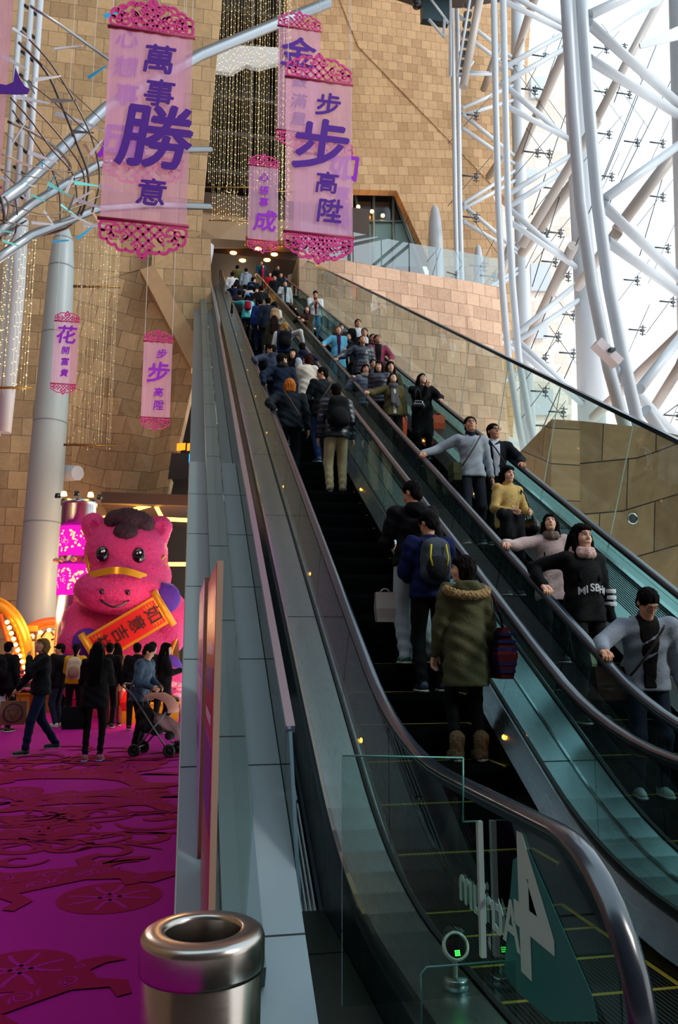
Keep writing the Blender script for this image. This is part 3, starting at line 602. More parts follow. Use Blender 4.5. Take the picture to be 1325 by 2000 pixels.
for k, py in enumerate((30, 95, 200, 270, 345)):
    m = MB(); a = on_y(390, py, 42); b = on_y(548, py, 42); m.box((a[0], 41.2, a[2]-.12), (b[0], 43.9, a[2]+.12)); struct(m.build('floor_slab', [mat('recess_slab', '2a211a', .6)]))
m = MB(); m.prism([on_y(428, 86, 39), on_y(545, 93, 39), on_y(545, 122, 39), on_y(505, 133, 39), on_y(480, 126, 39), on_y(452, 142, 39), on_y(420, 138, 39)], (0, .3, 0)); tag(m.build('angular_baffle', mat('white_panel', 'c8ccd0', .5)), 'white angular hanging panel behind the curtain of string lights', 'panel')
# hanging light curtains: wires with bulbs, each ending at a brass bar
BULB = emis('bulb_warm', 'ffcf7a', 7); WIRE = mat('thin_wire', 'c4b48c', .5); BRASS = mat('brass_bar', '8a6a3a', .35, .9)
def curtain(px0, px1, pyt, pyb, Y, n, lab, step=.42, lean=0, bs=.017):
    a = on_y(px0, pyb, Y); b = on_y(px1, pyb, Y); zt = on_y(px0, pyt, Y)[2]; t = thing('light_curtain', lab, 'string lights', (a[0], Y, a[2]))
    m = MB(); m.tube([(-.1, 0, 0), (b[0]-a[0]+.1, 0, b[2]-a[2])], .035, 6); m.build('bar', BRASS, t)
    for k in range(n):
        x = (b[0]-a[0])*(k+.5)/n + rnd.uniform(-.03, .03); y = rnd.uniform(-.5, .5)
        m = MB(); m.tube([(x, y, 0), (x, y, zt-a[2])], .007, 3, 1, False); z = rnd.uniform(0, step)
        while z < zt-a[2]:
            s = bs; m.add([(x+s, y, z), (x, y+s, z), (x-s, y, z), (x, y-s, z), (x, y, z+s), (x, y, z-s)], [(0,1,4),(1,2,4),(2,3,4),(3,0,4),(1,0,5),(2,1,5),(3,2,5),(0,3,5)], 0); z += step*rnd.uniform(.8, 1.2)
        m.build('light_string', [BULB, WIRE], t)
curtain(405, 505, -60, 366, 36, 26, 'dense curtain of warm string lights hanging in the dark recess, left section with brass bar')
curtain(500, 570, -60, 374, 35.5, 16, 'curtain of warm string lights in the dark recess behind the pink banners')
curtain(412, 490, 370, 431, 35, 18, 'short low curtain of string lights under the recess, above the escalator top', .3)
curtain(540, 562, -60, 478, 35, 6, 'narrow column of string lights left of the big right-hand banner', .35)
curtain(132, 218, 470, 869, 22, 18, 'curtain of fine string lights hanging in front of the left stone wall', .6, bs=.009)
curtain(150, 228, 440, 560, 22.5, 10, 'short string-light curtain just above the left stone wall centre', .6, bs=.009)
curtain(-40, 56, 440, 757, 20, 22, 'curtain of bright string lights at the far left edge before the pale columns', .32, bs=.013)
# ================================================================ left columns, pipes, shop zone
def pcol(name, pts, lab, cat='column', rings=0, mt=None, grp=None):   # pts: px, py, y, half width px
    t = thing(name, lab, cat, tuple(on_y(pts[0][0], pts[0][1], pts[0][2])), 0, grp) if rings else None
    P = [Vector(on_y(a, b, c)) for a, b, c, d in pts]; rr = [abs(on_y(a+d, b, c)[0]-on_y(a, b, c)[0]) for a, b, c, d in pts]
    if not rings: m = MB(); m.tube(P, rr, 20); return tag(m.build(name, mt or WHT), lab, cat, grp)
    m = MB(); m.tube([p-P[0] for p in P], rr, 28); m.build('shaft', mt or WHT, t)
    for k in range(rings):
        s = (k+.7)/rings*(len(P)-1.6); i = min(int(s), len(P)-2); fr = s-i; p = P[i].lerp(P[i+1], fr)-P[0]; r = rr[i]*(1-fr)+rr[i+1]*fr; d = (P[i+1]-P[i]).normalized()*.02
        m = MB(); m.tube([p-d, p+d], r+.006, 28); m.build('joint_ring', mat('ring_grey', '7a858c', .5), t)
    return t
pcol('column', [(66, 1345, 24, 43), (72, 1190, 24, 40), (86, 980, 24, 36), (100, 800, 24, 33), (112, 640, 24, 29), (120, 520, 24, 25), (124, 470, 24, 20), (125, 448, 24, 11), (125, 440, 24, 3)], 'tall pale grey leaning column with seams in front of the left stone wall', rings=7, mt=mat('column_grey', '9aa6a6', .4))
pcol('column', [(8, 845, 21, 14), (22, 700, 21, 15), (34, 560, 21, 15), (42, 430, 21, 14)], 'pale slim column hanging down behind the string lights at far left, right of two')
pcol('column', [(-12, 850, 21.5, 13), (2, 700, 21.5, 13), (14, 560, 21.5, 13), (26, 430, 21.5, 12)], 'pale slim column hanging down behind the string lights at far left, left of two')
pcol('pipe', [(105, 925, 25, 17), (130, 924, 24.6, 17), (152, 924, 24.2, 15)], 'short grey horizontal pipe sticking out behind the leaning column', 'pipe')
PIPE = steel('pipe_grey', '9a9da0', .38, (2, 2, 2), .08)
for (pts, lab) in (([(-60, 440, 13, 13), (40, 368, 13.6, 12), (205, 212, 15, 11), (390, 108, 18, 11), (560, 38, 21, 10), (640, 6, 22, 10)], 'long thick grey pipe sweeping up from far left behind the banners'),
        ([(-60, 500, 13, 10), (60, 400, 14, 9), (190, 322, 15.5, 8), (300, 293, 17, 7), (412, 292, 18, 5)], 'middle grey pipe of the hanging sculpture ending beside the dark recess'),
        ([(-60, 545, 13, 10), (60, 460, 14, 9), (190, 408, 15.5, 8), (300, 400, 17, 8), (410, 404, 18, 6)], 'lowest grey pipe of the hanging sculpture ending beside the dark recess'),
        ([(60, 12, 13, 3), (120, 50, 13.5, 3), (215, 118, 14.2, 3)], 'thin straight grey rod running down behind the top left banner')):
    pcol('pipe', pts, lab, 'pipe', mt=PIPE)
# swirling rods and glass shards (hanging sculpture)
hs = thing('hanging_sculpture', 'swirling sculpture of thin curved steel rods hanging at upper left', 'sculpture', tuple(on_y(90, 300, 13)))
base = Vector(on_y(90, 300, 13)); ROD = steel('rod_steel', '6e6660', .3, (2, 2, 2), .05)
for pts in ([(36, 82, 5), (90, 140, 5), (122, 210, 5), (150, 280, 5), (172, 340, 5), (168, 395, 5), (140, 440, 5), (80, 460, 4)], [(40, 60, 3), (100, 125, 3), (160, 225, 3), (188, 300, 3), (194, 360, 3), (180, 415, 3)],
        [(20, 170, 3), (70, 215, 3), (120, 270, 3), (160, 330, 3), (164, 380, 3), (150, 425, 3)], [(20, 190, 3), (60, 235, 3), (100, 290, 3), (142, 340, 3), (152, 400, 3)], [(24, 215, 3), (60, 265, 3), (95, 320, 3), (115, 370, 3), (118, 432, 3)],
        [(15, 237, 5), (70, 262, 5), (110, 290, 5), (136, 320, 5), (134, 336, 5)], [(0, 430, 2.5), (60, 442, 2.5), (110, 436, 3), (160, 420, 3)], [(0, 300, 2), (50, 320, 2), (100, 332, 2), (160, 336, 2)], [(0, 330, 2), (60, 345, 2), (120, 352, 2), (190, 340, 2)],
        [(0, 382, 5), (8, 420, 5), (4, 460, 5), (-10, 480, 5)], [(8, 385, 3), (16, 400, 3), (14, 430, 3)], [(28, 380, 2.5), (34, 420, 2.5), (28, 460, 2.5), (10, 490, 2.5)], [(0, 330, 2), (40, 370, 2), (50, 384, 2)], [(40, 150, 2), (100, 195, 2), (200, 285, 2), (215, 300, 2)],
        [(70, 115, 1.5), (130, 170, 1.5), (205, 240, 1.5)], [(10, 260, 1.5), (60, 300, 1.5), (125, 350, 1.5)], [(20, 400, 2), (90, 420, 2), (150, 404, 2), (200, 380, 2)]):
    Y = rnd.uniform(12.2, 13.8); m = MB(); P = [Vector(on_y(a, b, Y+.25*i)) for i, (a, b, c) in enumerate(pts)]
    # smooth the rod
    Q = []
    for i in range(len(P)-1):
        p0, p1, p2, p3 = P[max(i-1, 0)], P[i], P[i+1], P[min(i+2, len(P)-1)]
        for k in range(5): t = k/5; Q.append(.5*((2*p1)+(p2-p0)*t+(2*p0-5*p1+4*p2-p3)*t*t+(3*p1-p0-3*p2+p3)*t**3))
    Q.append(P[-1]); m.tube([q-base for q in Q], pts[0][2]*13/1555*.62, 8); m.build('rod', ROD, hs)
SH = [mat('shard_white', 'd8dade', .2), mat('shard_blue', '3fb4e8', .2, .0), mat('shard_teal', '7fe0d8', .15), mat('shard_peach', 'd8b49a', .3), mat('shard_grey', '9aa2a4', .25, .5)]
for (px, py, L_, a, k) in ((40, 65, 42, 38, 0), (28, 122, 66, 35, 0), (92, 152, 52, -12, 0), (133, 92, 64, 8, 0), (190, 140, 42, -28, 1), (225, 25, 46, -32, 1), (64, 195, 62, 8, 0), (125, 196, 58, 12, 4), (142, 232, 62, 8, 0), (186, 248, 36, 26, 0),
        (37, 257, 46, -55, 0), (162, 258, 42, 4, 4), (84, 307, 52, 5, 0), (42, 318, 46, 12, 3), (176, 300, 48, 60, 3), (188, 288, 36, -55, 0), (82, 320, 12, 80, 1), (100, 355, 32, -65, 1), (170, 360, 46, -8, 2), (118, 372, 48, 14, 2), (160, 384, 44, -28, 0), (215, 368, 52, 20, 0),
        (52, 360, 34, 10, 0), (60, 392, 54, 40, 0), (133, 410, 30, 30, 2), (180, 400, 50, 3, 0), (190, 440, 52, 4, 0), (158, 428, 38, 25, 0), (82, 436, 36, -6, 0), (30, 444, 50, -30, 4), (165, 455, 36, -45, 1), (118, 470, 34, 3, 1), (22, 475, 30, 2, 2), (52, 405, 30, 60, 3), (188, 425, 34, 55, 3), (14, 452, 20, 0, 2), (74, 386, 26, 8, 2), (136, 360, 36, -70, 0), (140, 395, 32, -70, 4), (8, 350, 34, 30, 0), (60, 170, 30, 60, 4), (95, 425, 30, 55, 0)):
    Y = rnd.uniform(11.6, 14.5); p = on_y(px, py, Y); s = L_*Y/1555*.55; m = MB()
    m.prism([(-s, 0, -s*.16), (s, 0, -.01), (s, 0, .01), (-s, 0, s*.16)], (0, .012, 0)); o = m.build('glass_shard', SH[k], loc=tuple(p), rot=(rnd.uniform(-.5, .5), math.radians(a), rnd.uniform(-.5, .5)))
    tag(o, ['white', 'blue', 'pale teal', 'peach', 'silvery grey'][k]+' wedge-shaped shard hanging among the curved rods at upper left', 'shard', ['white', 'blue', 'teal', 'peach', 'grey'][k]+' shards in the hanging sculpture')
# ladder-like steel frame top left behind rods
fr = thing('steel_frame', 'grey vertical lattice steel frame at the top left corner', 'frame', tuple(on_y(60, 250, 19)))
b = Vector(on_y(60, 250, 19)); m = MB()
for x0, x1 in ((66, 30), (82, 50), (46, 8)): m.tube([Vector(on_y(x0, -40, 19))-b, Vector(on_y(x1, 420, 19))-b], .075, 8)
m.build('post', WHT, fr)
for k in range(9): m = MB(); m.tube([Vector(on_y(48-k*3, 10+k*45, 19))-b, Vector(on_y(78-k*3, 35+k*45, 19))-b], .04, 6); m.build('brace', STD, fr)
# magenta shop side: dark recess with fluorescent strips, small shop signs, drum column
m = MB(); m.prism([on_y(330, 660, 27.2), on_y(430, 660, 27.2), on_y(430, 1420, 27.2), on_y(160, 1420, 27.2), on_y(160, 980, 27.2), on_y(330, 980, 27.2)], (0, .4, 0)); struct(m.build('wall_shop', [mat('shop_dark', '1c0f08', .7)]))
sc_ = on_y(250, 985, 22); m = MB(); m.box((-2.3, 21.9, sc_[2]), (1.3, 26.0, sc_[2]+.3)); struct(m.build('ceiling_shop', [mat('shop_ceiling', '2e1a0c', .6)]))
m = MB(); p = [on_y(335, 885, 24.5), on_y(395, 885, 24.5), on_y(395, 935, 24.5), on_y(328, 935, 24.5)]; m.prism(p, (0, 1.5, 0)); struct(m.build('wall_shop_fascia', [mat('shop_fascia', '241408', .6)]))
FLU = emis('fluorescent_strip', 'ffb040', 9)
for (a, b, lab) in (((200, 1012), (300, 985), 'glowing yellow strip light running up behind the pink horse head'), ((303, 985), (318, 1014), 'short glowing yellow strip light right of the pink horse ear'), ((325, 1014), (366, 1016), 'glowing yellow strip light meeting the grey slope, upper of two'), ((315, 1102), (366, 1102), 'glowing yellow strip light beside the horse head, lower of two')):
    m = MB(); P0 = Vector(on_y(*a, 22.3)); P1 = Vector(on_y(*b, 22.3)); m.tube([P0, P1], .055, 8); tag(m.build('strip_light', FLU), lab, 'lamp')
lamp('shop_light', (-.3, 19.6, 4.2), 260, (1, .55, .2), .4); lamp('shop_light_far', (-1.5, 22.5, 3.5), 260, (1, .6, .25), .4)
m = MB(); text_mesh(m, 'L', .42, on_y(374, 897, 24.5), depth=.03); tag(m.build('shop_sign', emis('blue_neon', '2a90ff', 5)), 'blue neon letter sign on the dark shop front left of the slope', 'sign')
for k in range(2):
    m = MB(); q = [on_y(346+20*k, 866, 24.6), on_y(363+18*k, 865, 24.6), on_y(362+18*k, 878, 24.6), on_y(345+20*k, 880, 24.6)]; m.prism(q, (0, .05, 0)); tag(m.build('lit_panel', emis('orange_panel', 'ff8a20', 2.2) if 'orange_panel' not in MC else MC['orange_panel']), 'small orange lit panel above the blue shop letter, %s of two' % ('left', 'right')[k], 'lit panel')
dc = on_y(143, 1205, 20.2); dt = thing('lantern_column', 'steel column with glowing magenta flower lantern bands and spotlights on top', 'column', (dc[0], 20.2, 0)); dt.scale = (1.09, 1.09, 1)
zz = lambda py: on_y(145, py, 20.2)[2]
m = MB(); m.lathe([(.37, 0), (.37, zz(988)), (.40, zz(988)), (.40, zz(978)), (0, zz(978))], n=36); m.build('shaft', ST, dt)
LAN = emis('magenta_lantern', 'ff1cc0', 1.1); LF = emis('lantern_flowers', 'ffc890', 1.5)
for a, b in ((1030, 1088), (1104, 1164)):
    z1, z0 = zz(a), zz(b); m = MB(); m.lathe([(.375, z0), (.385, z0), (.385, z1), (.375, z1)], n=36); lb = m.build('lantern_band', LAN, dt)
    m = MB(); zc_ = (z0+z1)/2; R0 = (z1-z0)*.38
    for face in (-.55, .9):
        for i in range(64):
            t_ = rnd.uniform(0, 2*math.pi); rr = R0*(.62+.38*rnd.random()) if i < 40 else R0*.42*rnd.random()
            u = rr*math.cos(t_); z = zc_+rr*math.sin(t_); an = -math.pi/2+face*.9-.1+u/.385; s = rnd.uniform(.016, .034) if i < 40 else .010
            e1 = Vector((-math.sin(an), math.cos(an), 0)); c_ = Vector((.3875*math.cos(an), .3875*math.sin(an), z)); m.add([c_+e1*s*math.cos(k*math.pi/3)+Vector((0, 0, s*math.sin(k*math.pi/3))) for k in range(6)], [tuple(range(6))])
    m.build('flower_print', LF, lb)
for k in range(5):
    an = -math.pi/2+(-1.3+.65*k); m = MB(); m.lathe([(0, 0), (.07, .02), (.05, .12), (0, .13)], n=12, M=Matrix.Translation((.47*math.cos(an), .47*math.sin(an), zz(976))) @ Matrix.Rotation(.5, 4, 'X')); m.build('spotlight', MC['warm_bulb'] if k in (1, 3) else STD, dt)
    m = MB(); m.lathe([(0, -.07), (.06, -.04), (.07, .02), (0, .07)], n=12, M=Matrix.Translation((.43*math.cos(an), .43*math.sin(an), zz(1096)))); m.build('small_lamp', mat('lamp_cream', 'd8a088', .4), dt)
# ================================================================ trusses, glass wall, outdoor facade on the right
def truss_tube(name, pts, r, lab, par, base, n=12, mt=None):
    m = MB(); m.tube([Vector(on_y(*p))-base for p in pts], r, n); return m.build(name, mt or WHT, par)
def mk_truss(lab, Y, inner, outer, ro, ri, braces, Yo):
    b = Vector(on_y(*inner[0][0], Y)); t = thing('truss', lab, 'truss', tuple(b))
    for ch in inner: truss_tube('chord', [(a, c, Y) for a, c in ch], ri, '', t, b, 16)
    truss_tube('outer_column', [(a, c, Yo) for a, c in outer], ro, '', t, b, 28)
    for (p, q) in braces: truss_tube('brace', [(p[0], p[1], Y), (q[0], q[1], Yo)], ri*.85, '', t, b, 12)
    return t
mk_truss('farthest white tubular truss, slim twin chords in front of the stone wall', 38,
    [[(880, -60), (885, 100), (890, 400), (895, 640), (903, 810), (906, 900)], [(891, -60), (895, 100), (899, 400), (905, 640), (914, 810), (917, 900)]], [(1012, -60), (1012, 200), (1018, 420), (1024, 620), (1035, 880)], .40, .125,
    [((903, 212), (1008, 165)), ((905, 225), (1008, 195)), ((903, 222), (1012, 310)), ((903, 250), (1012, 325)), ((905, 398), (1012, 330)), ((905, 408), (1012, 350)), ((905, 400), (1018, 495)), ((905, 432), (1018, 500)), ((905, 595), (1018, 520)), ((905, 600), (1018, 530)), ((905, 600), (1024, 688)), ((905, 625), (1024, 694)), ((912, 795), (1024, 720)), ((912, 800), (1030, 880)), ((895, 30), (1008, 118)), ((895, 60), (1008, 140))], 40)
mk_truss('middle white tubular truss with twin chords and a thick outer column', 24,
    [[(964, -60), (969, 200), (974, 400), (982, 560), (994, 700), (1014, 830), (1026, 890)], [(982, -60), (988, 200), (993, 400), (1002, 560), (1014, 700), (1036, 830), (1050, 890)]], [(1124, -60), (1130, 200), (1140, 400), (1150, 600), (1158, 860)], .50, .115,
    [((980, 135), (1130, 50)), ((980, 165), (1130, 80)), ((985, 165), (1120, 280)), ((985, 205), (1120, 276)), ((992, 380), (1125, 298)), ((992, 405), (1125, 320)), ((992, 405), (1135, 530)), ((992, 430), (1135, 528)), ((1006, 655), (1135, 548)), ((1006, 670), (1140, 580)), ((1006, 660), (1150, 790)), ((1010, 680), (1150, 800)), ((980, -20), (1128, 60)), ((980, 0), (1120, 68))], 26)
mk_truss('nearest white tubular truss with thick twin chords curving down to the right', 13.5,
    [[(1102, -80), (1110, 60), (1120, 220), (1135, 400), (1158, 560), (1190, 720), (1228, 860), (1268, 1000), (1305, 1160)], [(1132, -80), (1140, 60), (1152, 220), (1168, 400), (1190, 560), (1218, 700), (1252, 850), (1290, 1000), (1330, 1160)]], [(1345, -80), (1360, 400), (1380, 1000)], .5, .122,
    [((1150, 45), (1345, 220)), ((1150, 115), (1345, 236)), ((1178, 400), (1345, 560)), ((1185, 470), (1345, 585)), ((1180, 390), (1345, 270)), ((1200, 720), (1345, 880)), ((1262, 800), (1400, 1000)), ((1250, 760), (1345, 640)), ((1150, 30), (1300, -40)), ((1255, 880), (1345, 980))], 16)
# long grey-brown diagonals running outside between the columns
for i, (p, q, y0_, y1_, r) in enumerate([((1300, -20), (1165, 235), 20, 20, .13), ((1168, 235), (1020, 480), 22, 26, .17), ((1325, 290), (1205, 450), 17, 18, .16), ((1205, 455), (1130, 560), 18, 24, .16), ((1108, 90), (1012, 310), 27, 34, .2), ((1125, 350), (1020, 495), 27, 32, .22), ((1345, 640), (1160, 815), 17, 23, .16), ((1050, -20), (1005, 120), 28, 36, .2), ((1140, 330), (1128, 350), 26, 26, .16), ((1000, 470), (950, 640), 38, 41, .22), ((1345, 690), (1270, 810), 15, 17, .12), ((985, 300), (955, 345), 37, 40, .2), ((975, 90), (945, 175), 37, 40, .2), ((1120, 480), (1020, 690), 25, 33, .2)]):
    m = MB(); m.tube([on_y(*p, y0_), on_y(*q, y1_)], r, 14); tag(m.build('wind_brace', mat('grey_brown_steel', 'a59e98', .45)), 'thick grey-brown diagonal tube bracing the glass wall behind the white trusses', 'tube', 'diagonal tubes behind the trusses')
for (p, q) in (((1015, 475), (1010, 470)),): pass
# flat blades at the upper right
for (pts, lab) in (([(1185, 66), (1262, 10), (1300, -10), (1290, 8), (1240, 30)], 'silvery tapering blade near the top right, left of two'), ([(1250, 84), (1345, 42), (1345, 72), (1252, 94)], 'silvery tapering blade near the top right, right of two')):
    m = MB(); m.prism([on_y(a, b, 12) for a, b in pts], (0, .03, 0)); tag(m.build('blade', mat('silver_blade', 'b4bcc8', .35, .5)), lab, 'blade')
# flood light box on the near truss
bx = thing('speaker_box', 'small pinkish-grey oblong box mounted on the nearest truss', 'box', tuple(on_y(1186, 690, 13)))
m = MB(); m.cbox((0, 0, 0), (.29, .12, .085), M=Matrix.Rotation(math.radians(42), 4, 'Y')); o = m.build('housing', mat('box_grey', 'b8adb0', .5), bx)
m = MB(); m.cbox((0, -.03, 0), (.05, .2, .03)); m.build('bracket', STD, bx)
# cables and spider fittings of the glass wall
CAB = mat('cable_dark', '4a5054', .4, .6); spots = []
for i in range(34):
    px = rnd.uniform(1030, 1110) if i < 13 else rnd.uniform(1165, 1320); py = 60+i*23 if i < 13 else 90+(i-13)*34
    spots.append((px, py))
for (px, py) in [(1180, 95), (1215, 92), (1180, 180), (1225, 184), (1185, 262), (1240, 278), (1290, 280), (1190, 345), (1290, 385), (1300, 485), (1240, 548), (1310, 590), (1250, 645), (1320, 812), (1060, 110), (1062, 175), (1040, 176), (1068, 300), (1045, 298), (1080, 368), (1090, 455), (1062, 455), (1080, 512), (1105, 540), (1115, 615), (1085, 658), (1060, 700), (1115, 690), (1095, 805), (1060, 765), (1070, 832), (1000, 120), (925, 345), (925, 225), (925, 425), (940, 520), (960, 540)]:
    Y = 17+ (1325-px)/325*12 if px > 1120 else (30 if px > 980 else 38); p = Vector(on_y(px, py, Y)); s = Y/24
    t = thing('glass_fitting', 'small dark steel bracket fitting holding the glass wall between the trusses', 'fitting', tuple(p), 0, 'spider brackets of the glass wall')
    m = MB(); m.tube([(-.42*s, 0, 0), (.2*s, 0, 0)], .028*s, 6); m.tube([(.1*s, 0, -.2*s), (.14*s, 0, .2*s)], .02*s, 6); m.tube([(.02*s, 0, .12*s), (.26*s, 0, .12*s)], .018*s, 5); m.tube([(.0, 0, -.14*s), (.22*s, 0, -.14*s)], .018*s, 5); m.cbox((.1*s, 0, 0), (.05*s, .04*s, .05*s)); m.build('bracket', CAB, t)
    a = rnd.choice([.9, 1.1, 2.2]); L_ = 1.5*s; m = MB(); m.tube([(-L_*math.cos(a), .1, -L_*math.sin(a)), (L_*math.cos(a)*.8, .1, L_*math.sin(a)*.8)], .012*s, 4); m.build('cable', CAB, t)
for i, (a, b, Y) in enumerate([((1170, 440), (1325, 130), 20), ((1125, 480), (1290, 70), 21), ((1290, 790), (1325, 700), 18), ((1180, 350), (1250, 180), 20), ((1250, 500), (1300, 330), 19), ((1040, 560), (1110, 330), 28), ((1030, 700), (1120, 480), 28), ((1040, 420), (1120, 180), 29), ((1050, 860), (1120, 700), 26), ((1020, 300), (1110, 40), 30), ((1200, 200), (1250, 60), 20), ((1270, 830), (1325, 790), 18)]):
    m = MB(); m.tube([on_y(*a, Y), on_y(*b, Y)], .012*Y/20+.004, 4); tag(m.build('cable', CAB), 'thin diagonal steel cable stretched across the glass wall', 'cable', 'long cables across the glass wall')
# pale buildings outside
stone('facade_outside', [tuple(on_y(x, y, 60)) for x, y in ((880, 20), (1112, 150), (1118, 900), (900, 900))], STONE_O, .0, 1.0)
of = bpy.data.objects['facade_outside']
m = MB()
for (x, y, w_, h_) in ((1038, 515, 38, 52), (1038, 150, 30, 40), (1040, 620, 30, 40), (1045, 760, 36, 50), (1030, 330, 20, 16)): m.prism([on_y(x, y, 59.6), on_y(x+w_, y, 59.6), on_y(x+w_, y+h_, 59.6), on_y(x, y+h_, 59.6)], (0, .2, 0))
m.build('window_panes', mat('outdoor_window', 'b4bcc2', .2), of)
of.name = 'wall_outside'
m = MB(); m.prism([on_y(x, y, 70) for x, y in ((1262, 600), (1420, 520), (1420, 900), (1262, 900))], (0, 2, 0)); struct(m.build('wall_outside_far', [mat('pale_far_building', 'ded8d6', .8)]))
# big stone block lower right with round speaker ring
bk = [on_y(1133, 822, 12.5), on_y(1262, 835, 12.0), on_y(1560, 905, 10.5), on_y(1560, 1500, 10.5), on_y(1300, 1500, 12.0), on_y(1133, 1300, 12.5)]
stone('wall_right_block', [tuple(p) for p in bk], STONE_B, -.14, .8)
stone('wall_right_return', [tuple(on_y(1133, 822, 12.5)), tuple(on_y(1133, 1300, 12.5)), tuple(on_y(1000, 1250, 17)), tuple(on_y(1000, 945, 17))], STONE_B, .35, .5)
rp_ = on_y(1236, 1014, 12.05); rg = thing('round_speaker', 'round dark recessed speaker with pale ring in the stone block', 'speaker', (rp_[0]-.02, rp_[1]-.04, rp_[2]))
m = MB(); m.lathe([(.075, 0), (.082, .02), (.095, .02), (.098, 0)], n=28, M=Matrix.Rotation(math.pi/2, 4, 'X')); m.build('ring', STP, rg)
m = MB(); m.lathe([(0, .004), (.04, .006), (.075, .0)], n=28, M=Matrix.Rotation(math.pi/2, 4, 'X')); m.build('grille', mat('grille_dark', '0e1a1c', .4), rg)
# roof gantry and hanging floodlight
gt = thing('gantry', 'grey steel gantry with grating hanging at the top behind the far truss', 'gantry', tuple(on_y(905, 80, 33))); b = Vector(on_y(905, 80, 33))
for (p, q, r) in (((945, -40), (905, 170), .2), ((925, -40), (893, 150), .07), ((893, 145), (960, 145), .07), ((905, 150), (925, 120), .06), ((915, 140), (955, 142), .06)):
    m = MB(); m.tube([Vector(on_y(*p, 33))-b, Vector(on_y(*q, 33))-b], r, 8); m.build('tube', mat('grey_brown_steel', 'a59e98', .45) if r > .1 else WHT, gt)
m = MB()
for k in range(8): m.cbox(Vector(on_y(916-k*2.2, 10+k*19, 33.3))-b, (.18, .1, .12))
m.build('grating', mat('grating_grey', '4c5152', .5), gt)
ar = thing('floodlight', 'black floodlight on a grey bracket arm at the top centre right', 'lamp', tuple(on_y(815, 8, 34))); b = Vector(on_y(815, 8, 34))
m = MB(); m.lathe([(0, -.2), (.22, -.15), (.26, 0), (.2, .25), (0, .3)], n=16); m.build('head', mat('black_enamel', '0a0c14', .3), ar)
m = MB(); m.box(tuple(Vector(on_y(826, 36, 34))-b), tuple(Vector(on_y(872, 4, 34.4))-b)); m.build('gear_box', STD, ar)
m = MB()
for p, q in (((835, -10), (876, 45)), ((868, 35), (868, 74)), ((838, 38), (868, 72)), ((880, -20), (880, 150))): m.tube([Vector(on_y(*p, 34))-b, Vector(on_y(*q, 34))-b], .08, 6)
m.build('arm', WHT, ar)
m = MB(); m.prism([on_y(690, -60, 36), on_y(1000, -60, 36), on_y(1000, 0, 36), on_y(900, 16, 36), on_y(815, 14, 36), on_y(750, -8, 36)], (0, -4, 0)); struct(m.build('ceiling_edge', [mat('ceiling_brown', '3a2c24', .7)]))
# enclosing shell of the atrium, out of the picture
m = MB(); m.box((-24, -12, 0), (-23.4, 46, 48)); struct(m.build('wall_far_left', [SOFF]))
m = MB(); m.box((-24, -12.6, 0), (20, -12, 30)); struct(m.build('wall_behind', [mat('behind_wall', '4a4038', .7)]))
m = MB(); m.box((-24, 9, 47), (16, 46, 48)); struct(m.build('ceiling_high', [mat('high_ceiling', '8a8884', .7)]))
m = MB(); m.box((-10, 61, 0), (14, 61.5, 48)); struct(m.build('wall_north', [DARK]))
# ================================================================ hanging banners
ROLL = mat('crimson_roll', '8e0c3c', .55, bump=.1, bscale=300); FIL = mat('pink_filigree', 'c8207a', .6, bump=.15, bscale=300)
SHEER = fabric_sheer('sheer_pink', 'e6b4d2', .56); INK = mat('purple_felt', '4a0786', .8); INK2 = mat('violet_felt', '8a14b4', .8)
LINE = mat('hanging_line', 'b8b0a8', .5)
def filigree(mb, w, top, A, N, d):     # lace ornament in a unit box, mirrored left-right; top=True points up
    sy = 1 if top else -1; S = []
    def arc(cx, cy, r, a, b, n=10): return [(cx+r*math.cos(math.radians(a+(b-a)*i/n)), cy+r*math.sin(math.radians(a+(b-a)*i/n))) for i in range(n+1)]
    def spi(cx, cy, r0, r1, a, turns, n=16): return [(cx+(r0+(r1-r0)*i/n)*math.cos(a+turns*2*math.pi*i/n), cy+(r0+(r1-r0)*i/n)*math.sin(a+turns*2*math.pi*i/n)) for i in range(n+1)]
    S.append((arc(.455, .07, .05, -80, 110)+arc(.44, .16, .055, -40, 130)+arc(.35, .21, .06, 0, 120)+arc(.24, .255, .07, 10, 120)+arc(.14, .27, .06, 30, 120)+[(.08, .30), (.05, .345), (0, .40)], .026))
    S.append(([(0, .02), (.06, .07), (.13, .13), (.06, .20), (0, .26)], .024)); S.append(([(0, .26), (.05, .31), (0, .36)], .018))
    S.append(([(0, .13), (.07, .06), (.13, .0)], .024)); S.append(([(0, .13), (.07, .20), (.14, .255)], .022)); S.append(([(.13, .13), (.2, .06), (.26, .0)], .022)); S.append(([(.13, .0), (.2, .07), (.27, .14)], .020)); S.append(([(.13, .13), (.19, .19), (.25, .24)], .020))
    S.append((spi(.31, .10, .015, .085, .4, 1.25), .020)); S.append((spi(.405, .10, .01, .06, 2.6, -1.2), .018)); S.append((spi(.215, .17, .01, .05, 4.2, 1.1), .016)); S.append((spi(.355, .17, .008, .042, 1.2, 1.1), .015)); S.append((spi(.07, .27, .006, .035, 1, 1.1), .014)); S.append(([(.26, .0), (.34, .02), (.46, .02)], .02))
    for pts, wd in S:
        for mx in (1, -1): ribbon(mb, [(x*w*mx, y*w*sy*1.15) for x, y in pts], wd*w*1.25, A, (1, 0, 0), (0, 0, 1), N, d)
